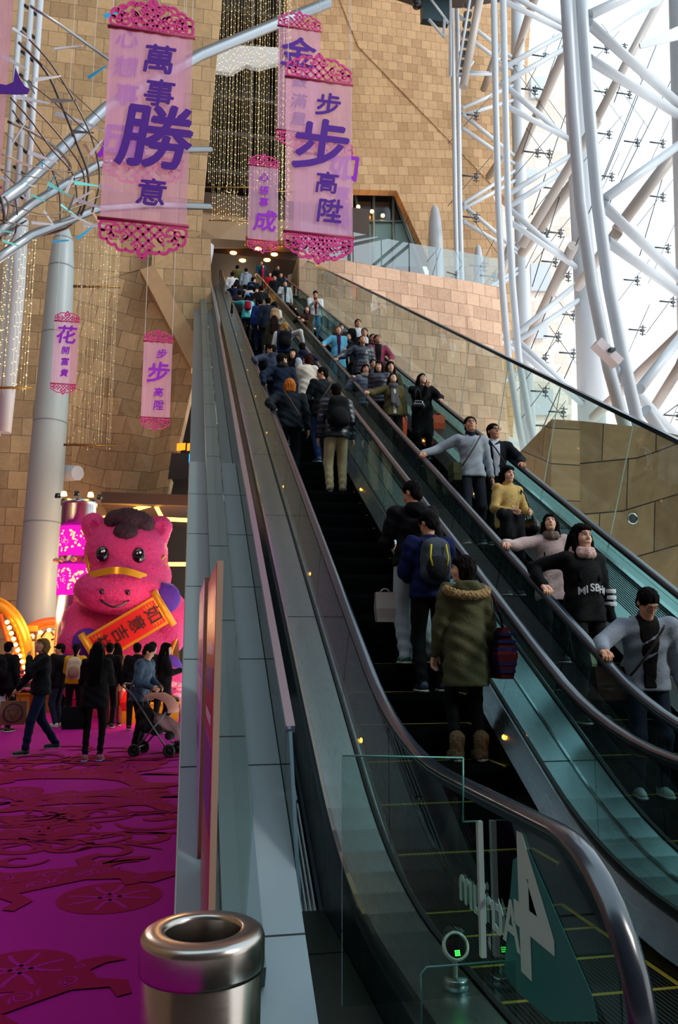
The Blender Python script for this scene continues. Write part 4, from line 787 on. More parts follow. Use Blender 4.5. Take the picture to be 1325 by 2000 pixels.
def banner(px0, px1, pyt, pyb, Y, label, chars, yaw=0.0, fil=1.0, ink=INK, strings=True):
    # chars: (character, x offset, z position from the top, size) as fractions of width / height / width
    pb = on_y((px0+px1)/2, pyb, Y); pt = on_y((px0+px1)/2, pyt, Y); w = abs(on_y(px1, (pyb+pyt)/2, Y)[0]-on_y(px0, (pyb+pyt)/2, Y)[0]); h = pt[2]-pb[2]
    t = thing('hanging_banner', label, 'banner', ((pb[0]+pt[0])/2, Y, pb[2]), yaw)
    m = MB(); nx, nz = 16, 10; V = [(-w/2*.955+w*.955*i/nx, .012*math.sin(i*1.9)+.006*math.sin(k+i), h*k/nz) for k in range(nz+1) for i in range(nx+1)]
    m.add(V, [(k*(nx+1)+i, k*(nx+1)+i+1, (k+1)*(nx+1)+i+1, (k+1)*(nx+1)+i) for k in range(nz) for i in range(nx)], 0, True); m.build('cloth', SHEER, t, keep=True)
    for z, nm in ((h, 'top_roller'), (0, 'bottom_roller')):
        m = MB(); r = w*.021; m.tube([(-w*.505, 0, z), (w*.505, 0, z)], r, 12); m.build(nm, ROLL, t)
    m = MB(); filigree(m, w*.95*fil, True, (0, -.012, h+w*.01), (0, 1, 0), .02); m.build('top_lace', FIL, t)
    m = MB(); filigree(m, w*.95*fil, False, (0, -.012, -w*.01), (0, 1, 0), .02); m.build('bottom_lace', FIL, t)
    for (ch, dx, dz, s) in chars:
        s *= 1.3; m = MB(); [text_mesh(m, ch, s*w, (dx*w+ox*s*w, -.03-.0007*q, h*(1-dz)+oz*s*w), depth=.004, off=0, shear=.12) for q, (ox, oz) in enumerate(((0, 0), (.022, .006), (-.02, -.01), (.006, -.024), (-.004, .02)))]; m.build('character', ink, t)
    m = MB()
    for s in (-1, 1): m.tube([(s*w*.46, 0, h), (s*w*.46, 0, 46.9-pb[2] if Y > 9.5 else h+8)], .006, 4, 0, False)
    m.build('hanging_line', LINE, t)
    return t
banner(202, 376, 62, 435, 11.0, 'largest pink banner at upper left with purple brush characters reading 萬事勝意', [('萬', .08, .16, .30), ('事', .10, .34, .28), ('勝', .06, .585, .66), ('意', .06, .86, .27)])
banner(206, 365, 62, 306, 13.2, 'pink banner hanging directly behind the largest one at upper left', [('心', -.27, .10, .22), ('想', -.27, .33, .24), ('事', -.25, .55, .24), ('成', -.27, .92, .46)], ink=INK2)
banner(556, 690, 158, 458, 14.5, 'large pink banner right of centre with purple brush characters reading 步步高陞', [('步', .12, .17, .30), ('步', .0, .455, .66), ('高', .10, .68, .27), ('陞', .14, .86, .30)])
banner(572, 692, 303, 460, 17.5, 'pink banner showing behind the large right of centre banner', [('如', .3, .16, .42), ('意', .3, .48, .2), ('吉', .3, .66, .2), ('祥', .3, .84, .2)], ink=INK2)
banner(541, 628, 56, 258, 17, 'pink banner with a large first character near the top centre', [('金', -.06, .27, .62), ('銀', .0, .53, .25), ('滿', -.02, .72, .28), ('屋', -.02, .89, .26)])
banner(484, 545, 325, 470, 24, 'small pink banner hanging below the string lights reading 心想事成', [('心', .0, .16, .24), ('想', .0, .34, .25), ('事', .0, .5, .25), ('成', .04, .76, .58)], ink=INK2)
banner(102, 153, 628, 750, 17.5, 'small pink banner in front of the leaning pale column reading 花開富貴', [('花', -.02, .24, .62), ('開', .0, .48, .26), ('富', .0, .66, .26), ('貴', .0, .84, .26)], ink=INK2)
banner(277, 336, 668, 816, 15.5, 'small pink banner left of the grey slope reading 步步高陞', [('步', .12, .17, .28), ('步', .02, .43, .6), ('高', .06, .68, .26), ('陞', .08, .85, .28)], ink=INK2)
banner(-132, 26, -190, 360, 9.0, 'pink banner cut off by the left edge with part of one purple stroke showing', [])
bt_ = [o for o in bpy.data.objects if o.get('label', '').startswith('pink banner cut off')][0]; m = MB(); b_ = Vector(bt_.location); m.prism([Vector(on_y(x, y, 8.96))-b_ for x, y in ((-50, 150), (-20, 160), (12, 166), (26, 160), (30, 131), (38, 152), (48, 168), (58, 174), (54, 183), (30, 184), (-10, 182), (-50, 176))], (0, .01, 0)); m.build('character', INK, bt_)
# crisp boards: people reading posters etc are further down
# ================================================================ SDF modelling: smooth unions meshed by surface nets
def _smin(a, b, k): h = np.clip(.5+.5*(b-a)/k, 0, 1); return b*(1-h)+a*h-k*h*(1-h)
class SDF:
    def __init__(s, vox, k=.02): s.p = []; s.vox = vox; s.k = k
    def cone(s, a, b, ra, rb=None, k=None, neg=False, sq=None): s.p.append(('c', np.array(a, float), np.array(b, float), ra, ra if rb is None else rb, s.k if k is None else k, neg, sq)); return s
    def ell(s, c, r, M=None, k=None, neg=False): s.p.append(('e', np.array(c, float), np.array(r, float), M, None, s.k if k is None else k, neg, None)); return s
    def mesh(s, disp=None, cut=None):
        lo = np.full(3, 1e9); hi = -lo
        for q in s.p:
            if q[6]: continue
            if q[0] == 'c': r = max(q[3], q[4]); a = np.minimum(q[1], q[2])-r; b = np.maximum(q[1], q[2])+r
            else: r = max(q[2]); a = q[1]-r; b = q[1]+r
            lo = np.minimum(lo, a); hi = np.maximum(hi, b)
        v = s.vox; lo = lo-3*v-.02; n = np.ceil((hi+3*v+.02-lo)/v).astype(int)+1; D = np.full(n, 1.0, np.float32)
        for q in s.p:
            k = q[5]; mar = k+2.5*v+.01
            if q[0] == 'c': r = max(q[3], q[4])+mar; a = np.minimum(q[1], q[2])-r; b = np.maximum(q[1], q[2])+r
            else: r = max(q[2])+mar; a = q[1]-r; b = q[1]+r
            i0 = np.maximum(np.floor((a-lo)/v).astype(int), 0); i1 = np.minimum(np.ceil((b-lo)/v).astype(int)+1, n)
            if (i1 <= i0).any(): continue
            X = lo[0]+v*np.arange(i0[0], i1[0])[:, None, None]; Y = lo[1]+v*np.arange(i0[1], i1[1])[None, :, None]; Z = lo[2]+v*np.arange(i0[2], i1[2])[None, None, :]
            if q[0] == 'c':
                A, B = q[1], q[2]; d = B-A; L2 = max(d@d, 1e-9); px, py, pz = X-A[0], Y-A[1], Z-A[2]
                t = np.clip((px*d[0]+py*d[1]+pz*d[2])/L2, 0, 1); qx, qy, qz = px-t*d[0], py-t*d[1], pz-t*d[2]
                if q[7] is not None: e = q[7]; al = (qx*e[0]+qy*e[1]+qz*e[2]); f = e[3]; qx = qx-al*e[0]*(1-1/f); qy = qy-al*e[1]*(1-1/f); qz = qz-al*e[2]*(1-1/f)
                dd = np.sqrt(qx*qx+qy*qy+qz*qz)-(q[3]+(q[4]-q[3])*t)
            else:
                px, py, pz = X-q[1][0], Y-q[1][1], Z-q[1][2]
                if q[3] is not None:
                    M = q[3]; px, py, pz = M[0][0]*px+M[1][0]*py+M[2][0]*pz, M[0][1]*px+M[1][1]*py+M[2][1]*pz, M[0][2]*px+M[1][2]*py+M[2][2]*pz
                r = q[2]; k0 = np.sqrt((px/r[0])**2+(py/r[1])**2+(pz/r[2])**2); k1 = np.sqrt((px/r[0]**2)**2+(py/r[1]**2)**2+(pz/r[2]**2)**2)+1e-9; dd = k0*(k0-1)/k1
            sl = tuple(slice(i0[j], i1[j]) for j in range(3))
            D[sl] = _smin(D[sl], dd, k) if not q[6] else -_smin(-D[sl], dd, k)
        if disp is not None or cut is not None:
            X = lo[0]+v*np.arange(n[0])[:, None, None]; Y = lo[1]+v*np.arange(n[1])[None, :, None]; Z = lo[2]+v*np.arange(n[2])[None, None, :]
            if disp is not None: D = D+disp(X, Y, Z)
            if cut is not None: D = np.maximum(D, cut(X, Y, Z)+0*D)
        D = np.clip(D, -1, 1); S = D < 0; I = np.zeros([m-1 for m in n], int)
        for a in (0, 1):
            for b in (0, 1):
                for c in (0, 1): I += S[a:n[0]-1+a, b:n[1]-1+b, c:n[2]-1+c]
        act = np.argwhere((I > 0) & (I < 8))
        if len(act) == 0: return np.zeros((0, 3)), np.zeros((0, 4), int)
        idx = -np.ones(I.shape, int); idx[tuple(act.T)] = np.arange(len(act)); acc = np.zeros((len(act), 3)); cnt = np.zeros(len(act))
        cor = [(a, b, c) for a in (0, 1) for b in (0, 1) for c in (0, 1)]
        for p in cor:
            for ax in range(3):
                if p[ax]: continue
                q = list(p); q[ax] = 1; d0 = D[tuple((act+p).T)]; d1 = D[tuple((act+q).T)]; m = (d0 < 0) != (d1 < 0); t = np.where(m, d0/(d0-d1+1e-12), 0)
                o = np.array(p, float)[None, :]+np.eye(3)[ax][None, :]*t[:, None]; acc += o*m[:, None]; cnt += m
        V = lo+v*(act+acc/cnt[:, None]); Q = []
        for ax in range(3):
            u, w_ = [(1, 2), (2, 0), (0, 1)][ax]; s0 = [slice(None)]*3; s1 = [slice(None)]*3; s0[ax] = slice(0, -1); s1[ax] = slice(1, None)
            a_, b_ = S[tuple(s0)], S[tuple(s1)]; E = np.argwhere(a_ != b_); fl_ = a_[tuple(E.T)]
            ok = (E[:, u] > 0) & (E[:, w_] > 0) & (E[:, u] < n[u]-1) & (E[:, w_] < n[w_]-1); E = E[ok]; fl_ = fl_[ok]
            eu = np.eye(3, dtype=int)[u]; ew = np.eye(3, dtype=int)[w_]
            q = np.stack([idx[tuple((E-eu-ew).T)], idx[tuple((E-ew).T)], idx[tuple(E.T)], idx[tuple((E-eu).T)]], 1); q[~fl_] = q[~fl_][:, ::-1]; Q.append(q)
        return V, np.concatenate(Q)
def np_mesh(name, parts, mats, parent, smooth=True):
    V = []; Fq = []; mi = []; b = 0
    for (v, f, m) in parts:
        if len(v) == 0: continue
        V.append(v); Fq.append(f+b); mi.append(np.full(len(f), m)); b += len(v)
    if not V: return None
    V = np.concatenate(V); Fq = np.concatenate(Fq); me = bpy.data.meshes.new(name)
    me.vertices.add(len(V)); me.vertices.foreach_set('co', V.astype(np.float32).ravel()); me.loops.add(len(Fq)*4); me.loops.foreach_set('vertex_index', Fq.ravel().astype(np.int32))
    me.polygons.add(len(Fq)); me.polygons.foreach_set('loop_start', np.arange(0, len(Fq)*4, 4, dtype=np.int32)); me.polygons.foreach_set('loop_total', np.full(len(Fq), 4, np.int32))
    for m in (mats if isinstance(mats, list) else [mats]): me.materials.append(m)
    me.polygons.foreach_set('material_index', np.concatenate(mi).astype(np.int32)); me.polygons.foreach_set('use_smooth', np.full(len(Fq), smooth)); me.update(calc_edges=True); me.validate()
    o = bpy.data.objects.new(name, me); COL.objects.link(o)
    if parent: o.parent = parent
    return o
def rotm(yaw=0, pitch=0, roll=0):   # local axes as columns: x right, y forward, z up
    return np.array(Matrix.Rotation(yaw, 3, 'Z') @ Matrix.Rotation(pitch, 3, 'X') @ Matrix.Rotation(roll, 3, 'Y'))
# ================================================================ flower-covered horse figure and festive stage
HY = 18.8; KH = 18.8/17.0
def hsc(S): S.p = [(q[0], q[1], q[2]*KH if q[0] == 'e' else q[2], q[3]*KH if q[0] == 'c' else q[3], q[4]*KH if q[0] == 'c' else q[4], q[5], q[6], q[7]) for q in S.p]; return S
def hp(px, py, y=HY): return np.array(on_y(px, py, y))
FLOW = mat('pink_flowers', 'cc2e70', .75, bump=1.0, bscale=26, var=.45); FLP = mat('purple_flowers', '4c1a8e', .75, bump=1.0, bscale=30, var=.4); FLM = mat('dark_mane_flowers', '2e0c1c', .8, bump=1.0, bscale=30, var=.6)
GOLDM = mat('gold_ribbon', 'd8981c', .3, .6); BLK = mat('glossy_black', '06060a', .12, 0, .8); RED = mat('scroll_red', 'c40c10', .5); GOLD = mat('gold_paint_glow', 'd08a20', .35, .5, emit='d08a20', es=.15); ORG = mat('orange_frame_glow', 'c8500c', .45, emit='d85a10', es=.25); CREAM = mat('cream_lit_panel', 'f0b070', .6, emit='ffb060', es=.55)  # light is put into gold, orange and cream as faint emission
hb = hp(240, 1410); hb[2] = 0
hr = thing('flower_horse', 'giant pink flower-covered horse figure sitting and holding a scroll', 'sculpture', tuple(hb))
bump = lambda a, f: (lambda X, Y, Z: a*(np.sin(X*f)*np.sin(Y*f+1)*np.sin(Z*f+2)+.5*np.sin(X*f*2.3+Z*3)*np.sin(Y*f*1.9)*np.sin(Z*f*2.1)))
o_ = lambda px, py, dy=0: hp(px, py, HY+dy*KH)-hb
S = SDF(.045, .12)
S.ell(o_(240, 1270, .35), (1.12, .95, 1.35)).ell(o_(245, 1370, .3), (1.15, .95, .8)); S.cone(o_(170, 1215, .1), o_(150, 1258, -.35), .42, .38).cone(o_(325, 1240, .2), o_(338, 1200, -.2), .42, .34); S.cone(o_(338, 1200, -.2), o_(322, 1170, -.45), .34, .3); S.cone(o_(160, 1215, .1), o_(240, 1160, .4), .4, .5); S.cone(o_(180, 1360, 0), o_(150, 1330, -.5), .42, .34); S.cone(o_(310, 1370, 0), o_(330, 1330, -.5), .42, .34)
np_mesh('body', [(*hsc(S).mesh(bump(.022, 40)), 0)], FLOW, hr)
S = SDF(.04, .14); S.ell(o_(247, 1082, 0), (.84, .8, .80)).ell(o_(233, 1154, -.55), (.88, .60, .48)).ell(o_(258, 1125, -.1), (.80, .75, .55))
hd = np_mesh('head', [(*hsc(S).mesh(bump(.02, 42)), 0)], FLOW, hr)
for (px, py, sx, nm) in ((186, 1030, -1, 'left'), (310, 1035, 1, 'right')):
    S = SDF(.035, .05); S.cone(o_(px+sx*-10, py+26, 0), o_(px+sx*3, py-5, -.05), .27, .25); S.ell(o_(px+sx*2, py-2, -.33), (.11, .12, .15), None, .03, True); np_mesh('ear', [(*hsc(S).mesh(bump(.015, 42)), 0)], FLOW, hd)
S = SDF(.035, .08); S.ell(o_(250, 1016, -.35), (.42, .42, .24)).ell(o_(224, 1018, -.4), (.2, .25, .2)).ell(o_(280, 1024, -.4), (.22, .25, .22)).ell(o_(245, 1040, -.66), (.24, .2, .18)); np_mesh('mane', [(*hsc(S).mesh(bump(.03, 36)), 0)], FLM, hd)
for px, py in ((200, 1082), (271, 1085)):
    S = SDF(.02, .02); S.ell(o_(px, py, -.78), (.125, .07, .155)); e = np_mesh('eye', [(*hsc(S).mesh(), 0)], BLK, hd); m = MB(); m.lathe([(0, -.03), (.025, -.015), (.03, 0), (.025, .015), (0, .03)], c=o_(px+3, py-6, -.86), n=10); m.build('glint', mat('white_glint', 'f0f0f0', .3), e)
for px, py in ((199, 1155), (250, 1157)): S = SDF(.014, .01); S.ell(o_(px, py, -1.14), (.045, .06, .055)); np_mesh('nostril', [(*hsc(S).mesh(), 0)], BLK, hd)
m = MB(); P = [o_(196+56*i/12, 1172+13*math.sin(math.pi*i/12), -1.13+.10*abs(i-6)/6-.02) for i in range(13)]; m.tube(P, .024, 8); m.build('mouth', BLK, hd)
m = MB()
P = [o_(175+8*i, 1128-14*math.sin(math.pi*(i+1)/15), -.88-.32*math.sin(math.pi*i/14)) for i in range(15)]; ws = .075
V = [];
for p in P: V += [p+(0, 0, ws), p-(0, .02, ws)]
m.add(V, [(2*i, 2*i+1, 2*i+3, 2*i+2) for i in range(14)], 0, True)
for a, b in (((285, 1128), (322, 1085)), ((288, 1138), (325, 1100)), ((176, 1122), (170, 1085))): m.tube([o_(*a, -.62), o_(*b, -.35)], .03, 6)
m.build('bridle', GOLDM, hd)
for (px, py, dy, r) in ((322, 1168, -.62, .31), (170, 1258, -.62, .30), (140, 1296, -.5, .27), (330, 1305, -.5, .26)):
    S = SDF(.035, .05); S.ell(o_(px, py, dy), (r, r*.8, r*1.02)); np_mesh('hoof', [(*hsc(S).mesh(bump(.012, 44)), 0)], FLP, hr)
# scroll it holds
A_, B_ = o_(178, 1272, -1.0)+hb, o_(320, 1188, -1.0)+hb; mid = (A_+B_)/2; ax = Vector(B_-A_); Ls = ax.length; ax.normalize(); upv = Vector((-ax.z, 0, ax.x))
sc = thing('scroll', 'red and gold scroll with four black characters held by the flower horse', 'scroll', tuple(mid)); wd = .33
fr_ = lambda u, v, d=0: ax*u+upv*v+Vector((0, -d, 0))
m = MB(); m.prism([fr_(-Ls/2, -wd), fr_(Ls/2, -wd), fr_(Ls/2, wd), fr_(-Ls/2, wd)], (0, .06, 0)); m.build('sheet', GOLD, sc)
m = MB(); m.prism([fr_(-Ls/2+.1, -wd+.06, .012), fr_(Ls/2-.1, -wd+.06, .012), fr_(Ls/2-.1, wd-.06, .012), fr_(-Ls/2+.1, wd-.06, .012)], (0, .02, 0)); m.build('red_field', RED, sc)
for s in (-1, 1):
    for t in (-1, 1):
        m = MB()
        for q in range(3): c_ = Ls/2-.17-.07*q; ribbon(m, [(s*c_, t*(wd-.08)), (s*c_, t*(wd-.16)), (s*(c_-.05), t*(wd-.16)), (s*(c_-.05), t*(wd-.10))], .014, (0, -.02, 0), ax, upv, Vector((0, 1, 0)), .01)
        m.build('key_pattern', GOLD, sc)
for s in (-1, 1): m = MB(); m.tube([fr_(s*Ls/2, -wd-.10), fr_(s*Ls/2, wd+.10)], .075, 14); m.build('roller', GOLD, sc)
CHR = mat('black_ink', '0a0606', .6)
for k, ch in enumerate('祥吉意如'):
    u = -Ls*.345+Ls*.23*k; m = MB(); text_mesh(m, ch, .36, fr_(u, 0, .035), X=-upv, Z=ax, depth=.004, off=.0); m.build('character', CHR, sc)
# stage: arches, bulbs, lattice screens, flower beds
STY = 21.6
def arc_px(cx, cy, rx, ry, a0, a1, n, Y): return [Vector(on_y(cx+rx*math.cos(math.radians(a0+(a1-a0)*i/n)), cy-ry*math.sin(math.radians(a0+(a1-a0)*i/n)), Y)) for i in range(n+1)]
sb = Vector(on_y(105, 1330, STY)); sb.z = 0
st = thing('festive_arch', 'orange drum-shaped arch with a cream painted panel and round bulbs beside the horse', 'arch', tuple(sb))
loc_ = lambda P: [p-sb for p in P]
m = MB(); m.prism(loc_(arc_px(108, 1300, 82, 68, 0, 180, 20, STY)), (0, .08, 0)); pn = m.build('painted_panel', CREAM, st)
m = MB()
for pts in ([(75, 1230), (85, 1222), (95, 1210), (100, 1212)], [(85, 1222), (92, 1226), (100, 1222)], [(80, 1245), (90, 1232), (98, 1230), (104, 1240), (112, 1236), (120, 1246)], [(100, 1250), (112, 1245), (118, 1256)]): m.tube([Vector(on_y(a, b, STY-.05))-sb for a, b in pts], .022, 5)
m.build('painting', mat('ink_brown', '3a1a10', .7), pn)
for (rx, r) in ((94, .10), (84, .05)): m = MB(); m.tube(loc_(arc_px(108, 1300, rx, rx*.93, -5, 185, 28, STY-.05)), r, 10); m.build('arch_rib', ORG, st)
m = MB()
for a in range(10, 175, 12): m.tube(loc_([Vector(on_y(108+84*math.cos(math.radians(a)), 1300-78*math.sin(math.radians(a)), STY-.05)), Vector(on_y(108+94*math.cos(math.radians(a+7)), 1300-87*math.sin(math.radians(a+7)), STY-.05))]), .03, 6)
m.build('arch_strut', GOLD, st)
for a in range(8, 180, 13):
    p = Vector(on_y(108+78*math.cos(math.radians(a)), 1300-70*math.sin(math.radians(a)), STY-.18))-sb; m = MB(); m.lathe([(0, -.055), (.045, -.03), (.055, 0), (.045, .03), (0, .055)], c=p, n=10); m.build('bulb', MC['warm_bulb'], st)
s2_ = Vector(on_y(20, 1330, 20.6)); s2_.z = 0
st2 = thing('festive_arch', 'gold and orange arch with a slanting row of bulbs cut off by the left edge', 'arch', tuple(s2_))
l2 = lambda P: [p-s2_ for p in P]
for (cx, cy, rx, ry, r, mt) in ((-20, 1290, 72, 110, .13, GOLD), (-30, 1300, 62, 95, .07, ORG), (-22, 1290, 84, 124, .05, GOLD)): m = MB(); m.tube(l2(arc_px(cx, cy, rx, ry, -10, 100, 20, 20.6)), r, 10); m.build('arch_rib', mt, st2)
for k in range(11): p = Vector(on_y(14+k*4.2, 1215+k*11, 20.4))-s2_; m = MB(); m.lathe([(0, -.055), (.045, -.03), (.055, 0), (.045, .03), (0, .055)], c=p, n=10); m.build('bulb', MC['warm_bulb'], st2)
m = MB(); m.tube([Vector(on_y(0, 1200, 20.5))-s2_, Vector(on_y(60, 1400, 20.5))-s2_], .06, 6); m.build('slanting_beam', ORG, st2)
lt_ = Vector(on_y(48, 1330, 21.2)); lt_.z = 0; ls = thing('lattice_screen', 'brown and gold geometric lattice screen in front of the cream panel', 'screen', tuple(lt_)); m = MB()
for pts in ([(28, 1235), (70, 1235), (70, 1315), (28, 1315), (28, 1235)], [(36, 1244), (62, 1244), (62, 1262), (36, 1262), (36, 1244)], [(49, 1235), (49, 1315)], [(40, 1262), (40, 1300), (62, 1300), (62, 1275)], [(28, 1280), (55, 1280)], [(55, 1250), (70, 1250)], [(45, 1290), (70, 1290)]): m.tube([Vector(on_y(a, b, 21.2))-lt_ for a, b in pts], .03, 5)
m.build('lattice', mat('lattice_brown', '5a2a10', .5), ls)
m = MB(); m.prism([Vector(on_y(a, b, 21.2))-lt_ for a, b in ((26, 1222), (74, 1222), (74, 1233), (26, 1233))], (0, .06, 0)); m.build('top_board', GOLD, ls)
for k in range(2): m = MB(); x = 27 if k == 0 else 71; a = Vector(on_y(x, 1310, 21.2))-lt_; m.box((a.x-.04, -.03, 0), (a.x+.04, .03, a.z)); m.build('post', ORG, ls)
# orange leaf-shaped panel right of the horse
lf = Vector(on_y(338, 1380, 18.6)); lf.z = 0; l_ = thing('leaf_panel', 'tall brown and gold leaf-shaped panel between the horse and the grey slope', 'panel', tuple(lf)); m = MB()
Pq = [Vector(on_y(a, b, 18.6))-lf for a, b in ((322, 1420), (326, 1340), (336, 1270), (348, 1240), (352, 1300), (352, 1420))]; Pq[0].z = Pq[-1].z = 0; m.prism(Pq, (0, .1, 0)); m.build('panel', mat('leaf_brown', '7a4a20', .5), l_); m = MB(); m.tube(Pq[:4], .035, 8); m.build('gold_edge', GOLD, l_)
# gold planters with flower heads
GP = mat('gold_planter', 'b8860c', .4, .4); RSE = [mat('rose_pink', 'e88aa8', .7), mat('rose_deep', 'c82a5a', .7), mat('leaf_green', '2c4a1e', .7)]
def planter(px0, px1, pyb, Y, n, hgt, lab):
    a = on_z(px0, pyb, 0); sc0 = Y/a[1]; x0 = on_y(px0, pyb, Y)[0]; x1 = on_y(px1, pyb, Y)[0]
    t = thing('planter', lab, 'planter', ((x0+x1)/2, Y, 0)); w_ = (x1-x0)/2; m = MB(); m.box((-w_, -.3, 0), (w_, .3, hgt)); m.box((-w_-.03, -.33, hgt-.05), (w_+.03, .33, hgt)); m.build('box', GP, t)
    parts = MB()
    for i in range(n):
        c_ = (rnd.uniform(-w_, w_), rnd.uniform(-.3, .2), hgt+rnd.uniform(.03, .38)); r = rnd.uniform(.06, .11); k = rnd.choice([0, 0, 1, 2])
        parts.lathe([(0, -r*.8), (r*.8, -r*.4), (r, 0), (r*.7, r*.5), (r*.75, r*.35), (r*.4, r*.55), (r*.3, r*.3), (0, r*.35)], c=c_, n=9, mi=k)
    f_ = parts.build('flowers', RSE, t); f_['kind'] = 'stuff'
planter(232, 348, 1418, 17.2, 46, .42, 'gold planter box with flowers at the right foot of the horse')
planter(-10, 60, 1405, 19.6, 60, .5, 'gold flower bed with pink roses at the left edge behind the walking man')
planter(80, 150, 1390, 20.3, 40, .4, 'gold flower bed behind the people left of the horse')
lamp('stage_light', (hb[0]+.4, 16.6, .7), 60, (1, .45, .22), .3); lamp('stage_light_left', (-3.4, 20.0, 2.2), 120, (1, .6, .3), .3); lamp('stage_light_right', (-.3, 16.6, 2.5), 50, (1, .5, .3), .3)
lamp('stage_front_light', (-2.4, 13.6, 5.2), 160, (1, .78, .7), .5)
# ================================================================ people
SKIN = mat('skin', 'c08a6c', .55, spec=.3, var=.06, bscale=30); SKIN2 = mat('skin_fair', 'd0a086', .55, spec=.3, var=.05, bscale=30)
LIP = mat('lips', '9a4a44', .45); EYEW = mat('eye_white', 'c8c4bc', .3); IRIS = mat('iris_dark', '0a0605', .15, 0, .8)
def cloth(c, bump=.25, sc=45): return mat('cloth_'+c, c, .85, spec=.15, bump=bump, bscale=sc, var=.12)
def shiny(c): return mat('shiny_'+c, c, .38, spec=.5, bump=.2, bscale=30)
def hairm(c): return mat('hair_'+c, c, .7, spec=.06, bump=.5, bscale=60, var=.4, stretch=(3, 3, .5))
def V3(*a): return np.array(a, float)
def ik(S, Tg, a, b, pole):
    d = Tg-S; L = np.linalg.norm(d); mx = (a+b)*.995
    if L > mx: Tg = S+d*mx/L; d = Tg-S; L = mx
    L = max(L, abs(a-b)+.02); u = d/L; x = (a*a-b*b+L*L)/(2*L); h = math.sqrt(max(a*a-x*x, 0)); p = pole-u*(pole@u); n = np.linalg.norm(p); p = p/n if n > 1e-6 else V3(0, -1, 0)
    return S+u*x+p*h, Tg
PEOPLE = {}
def person(lab, loc, yaw, H=1.62, sex='m', top='10141a', kind='jacket', hem=.80, legs='0c0d10', shoe='0c0c0e', sole='b8b4ac', hair='0c0908', style='short', hy=0, hp=0, lean=0.0, tw=0, la='down', ra='down', inner=None, sleeve=None, hood=None, collar=None, scarf=None, glasses=False, cap=None, mask=None, fur=None, legw=1.0, wide=1.0, feet=None, group=None, d=None, skin=None, step=0.0, mat_top=None, cat='person', strap=None):
    s = H/1.7; L0 = np.array(loc, float); yr = math.radians(yaw); Rz = rotm(yr); d = d or float(np.linalg.norm(L0-C0))
    root = thing('person', lab, cat, tuple(L0), yr, group)
    vb = min(max(.0014*d, .012), .030); vh = min(max(.00085*d, .006), .016); vf = min(max(.0008*d, .0052), .0105)
    f = sex == 'f'; shw = (.150 if f else .172)*wide; SK = skin or (SKIN2 if f else SKIN)
    w2l = lambda P: Rz.T @ (np.array(P, float)-L0)/s
    ln = math.radians(lean); Ml = rotm(math.radians(tw)) @ rotm(0, -ln); piv = V3(0, 0, .93)
    up = lambda p: piv+Ml @ (np.array(p, float)-piv)
    # joints (in 1.7 m units, scaled by s at the end)
    sh = {1: up((shw, 0, 1.385)), -1: up((-shw, 0, 1.385))}
    nb = up((0, -.005, 1.432)); hc0 = up((0, .02+.02*math.sin(math.radians(max(0, -hp))), 1.573)); Mh = rotm(math.radians(tw+hy)) @ rotm(0, math.radians(hp)-ln*.3)
    hc = hc0
    hips = {1: V3(.085, 0, .90), -1: V3(-.085, 0, .90)}
    ft = feet or {1: (.10, .02, 0), -1: (-.10, -.02, 0)}
    if step: ft = {1: (.10, .16, step/s), -1: (-.10, -.04, 0)}
    arms = {}
    for sd, a in ((-1, la), (1, ra)):
        pole = V3(sd*.5, -.6, -.6); rot = None; grip = .35
        if a == 'down': tg = V3(sd*(shw+.10), .04, .80); pole = V3(sd*.3, -1, 0)
        elif a == 'pocket': tg = V3(sd*(shw+.02), .11, .92); pole = V3(sd, -.7, 0)
        elif a == 'phone': tg = up((sd*.07, .30, 1.17))
        elif a == 'crossed': tg = up((-sd*.08, .20, 1.13))
        elif a == 'chin': tg = up((sd*.02, .20, 1.40)); pole = V3(sd*.6, .2, -1)
        elif a == 'chest': tg = up((-sd*.02, .22, 1.22))
        elif a == 'hold': tg = up((sd*.14, .26, 1.05))
        elif a == 'bag': tg = V3(sd*(shw+.12), .03, .78); grip = 1.0
        elif a == 'strap': tg = up((sd*.12, .14, 1.24))
        elif isinstance(a, tuple) and a[0] == 'w':
            Wd = np.array(a[1], float); shy = (L0+Rz @ (sh[sd]*s))[1]
            for _ in range(30):
                if np.linalg.norm(w2l(Wd)-sh[sd]) < .52 or len(a) < 3: break
                Wd[1] += .1*(shy-Wd[1])+(.02 if shy > Wd[1] else -.02); Wd[2] = max(.975, -1.53+T*Wd[1])+.055
            tg = w2l(Wd); grip = .6; pole = V3(sd*.8, -.4, -.5)
        else: tg = np.array(a, float)
        el, wr = ik(sh[sd], tg, .285, .25, pole); arms[sd] = (el, wr, grip, a)
    kn = {}; an = {}
    for sd in (1, -1):
        A = V3(ft[sd][0], ft[sd][1]-.03, ft[sd][2]+.085); k_, A2 = ik(hips[sd], A, .425, .415, V3(sd*.15, 1, 0)); kn[sd] = k_; an[sd] = A
    def sc(S): # scale all primitives
        S.p = [(q[0], q[1]*s, q[2]*s, q[3]*s if q[0] == 'c' else q[3], (q[4]*s if q[0] == 'c' else q[4]), q[5]*s, q[6], q[7]) for q in S.p]; return S
    SY = lambda fl: (0, 1, 0, fl)
    # body: torso, limbs, head and hands in one skin mesh
    S = SDF(vb*1.2, .03)
    S.ell(up((0, 0, 1.27)), (.125*wide, .085, .15)).ell((0, 0, 1.0), (.12*wide, .085, .12)); S.cone(nb-V3(0, 0, .06), hc-V3(0, .0, .06), .052, .048)
    for sd in (1, -1):
        el, wr, g, a = arms[sd]; S.cone(sh[sd], el, .040, .034).cone(el, wr, .034, .024); S.cone(hips[sd], kn[sd], .072, .046).cone(kn[sd], an[sd], .044, .034)
    parts = [(*sc(S).mesh(), 0)]
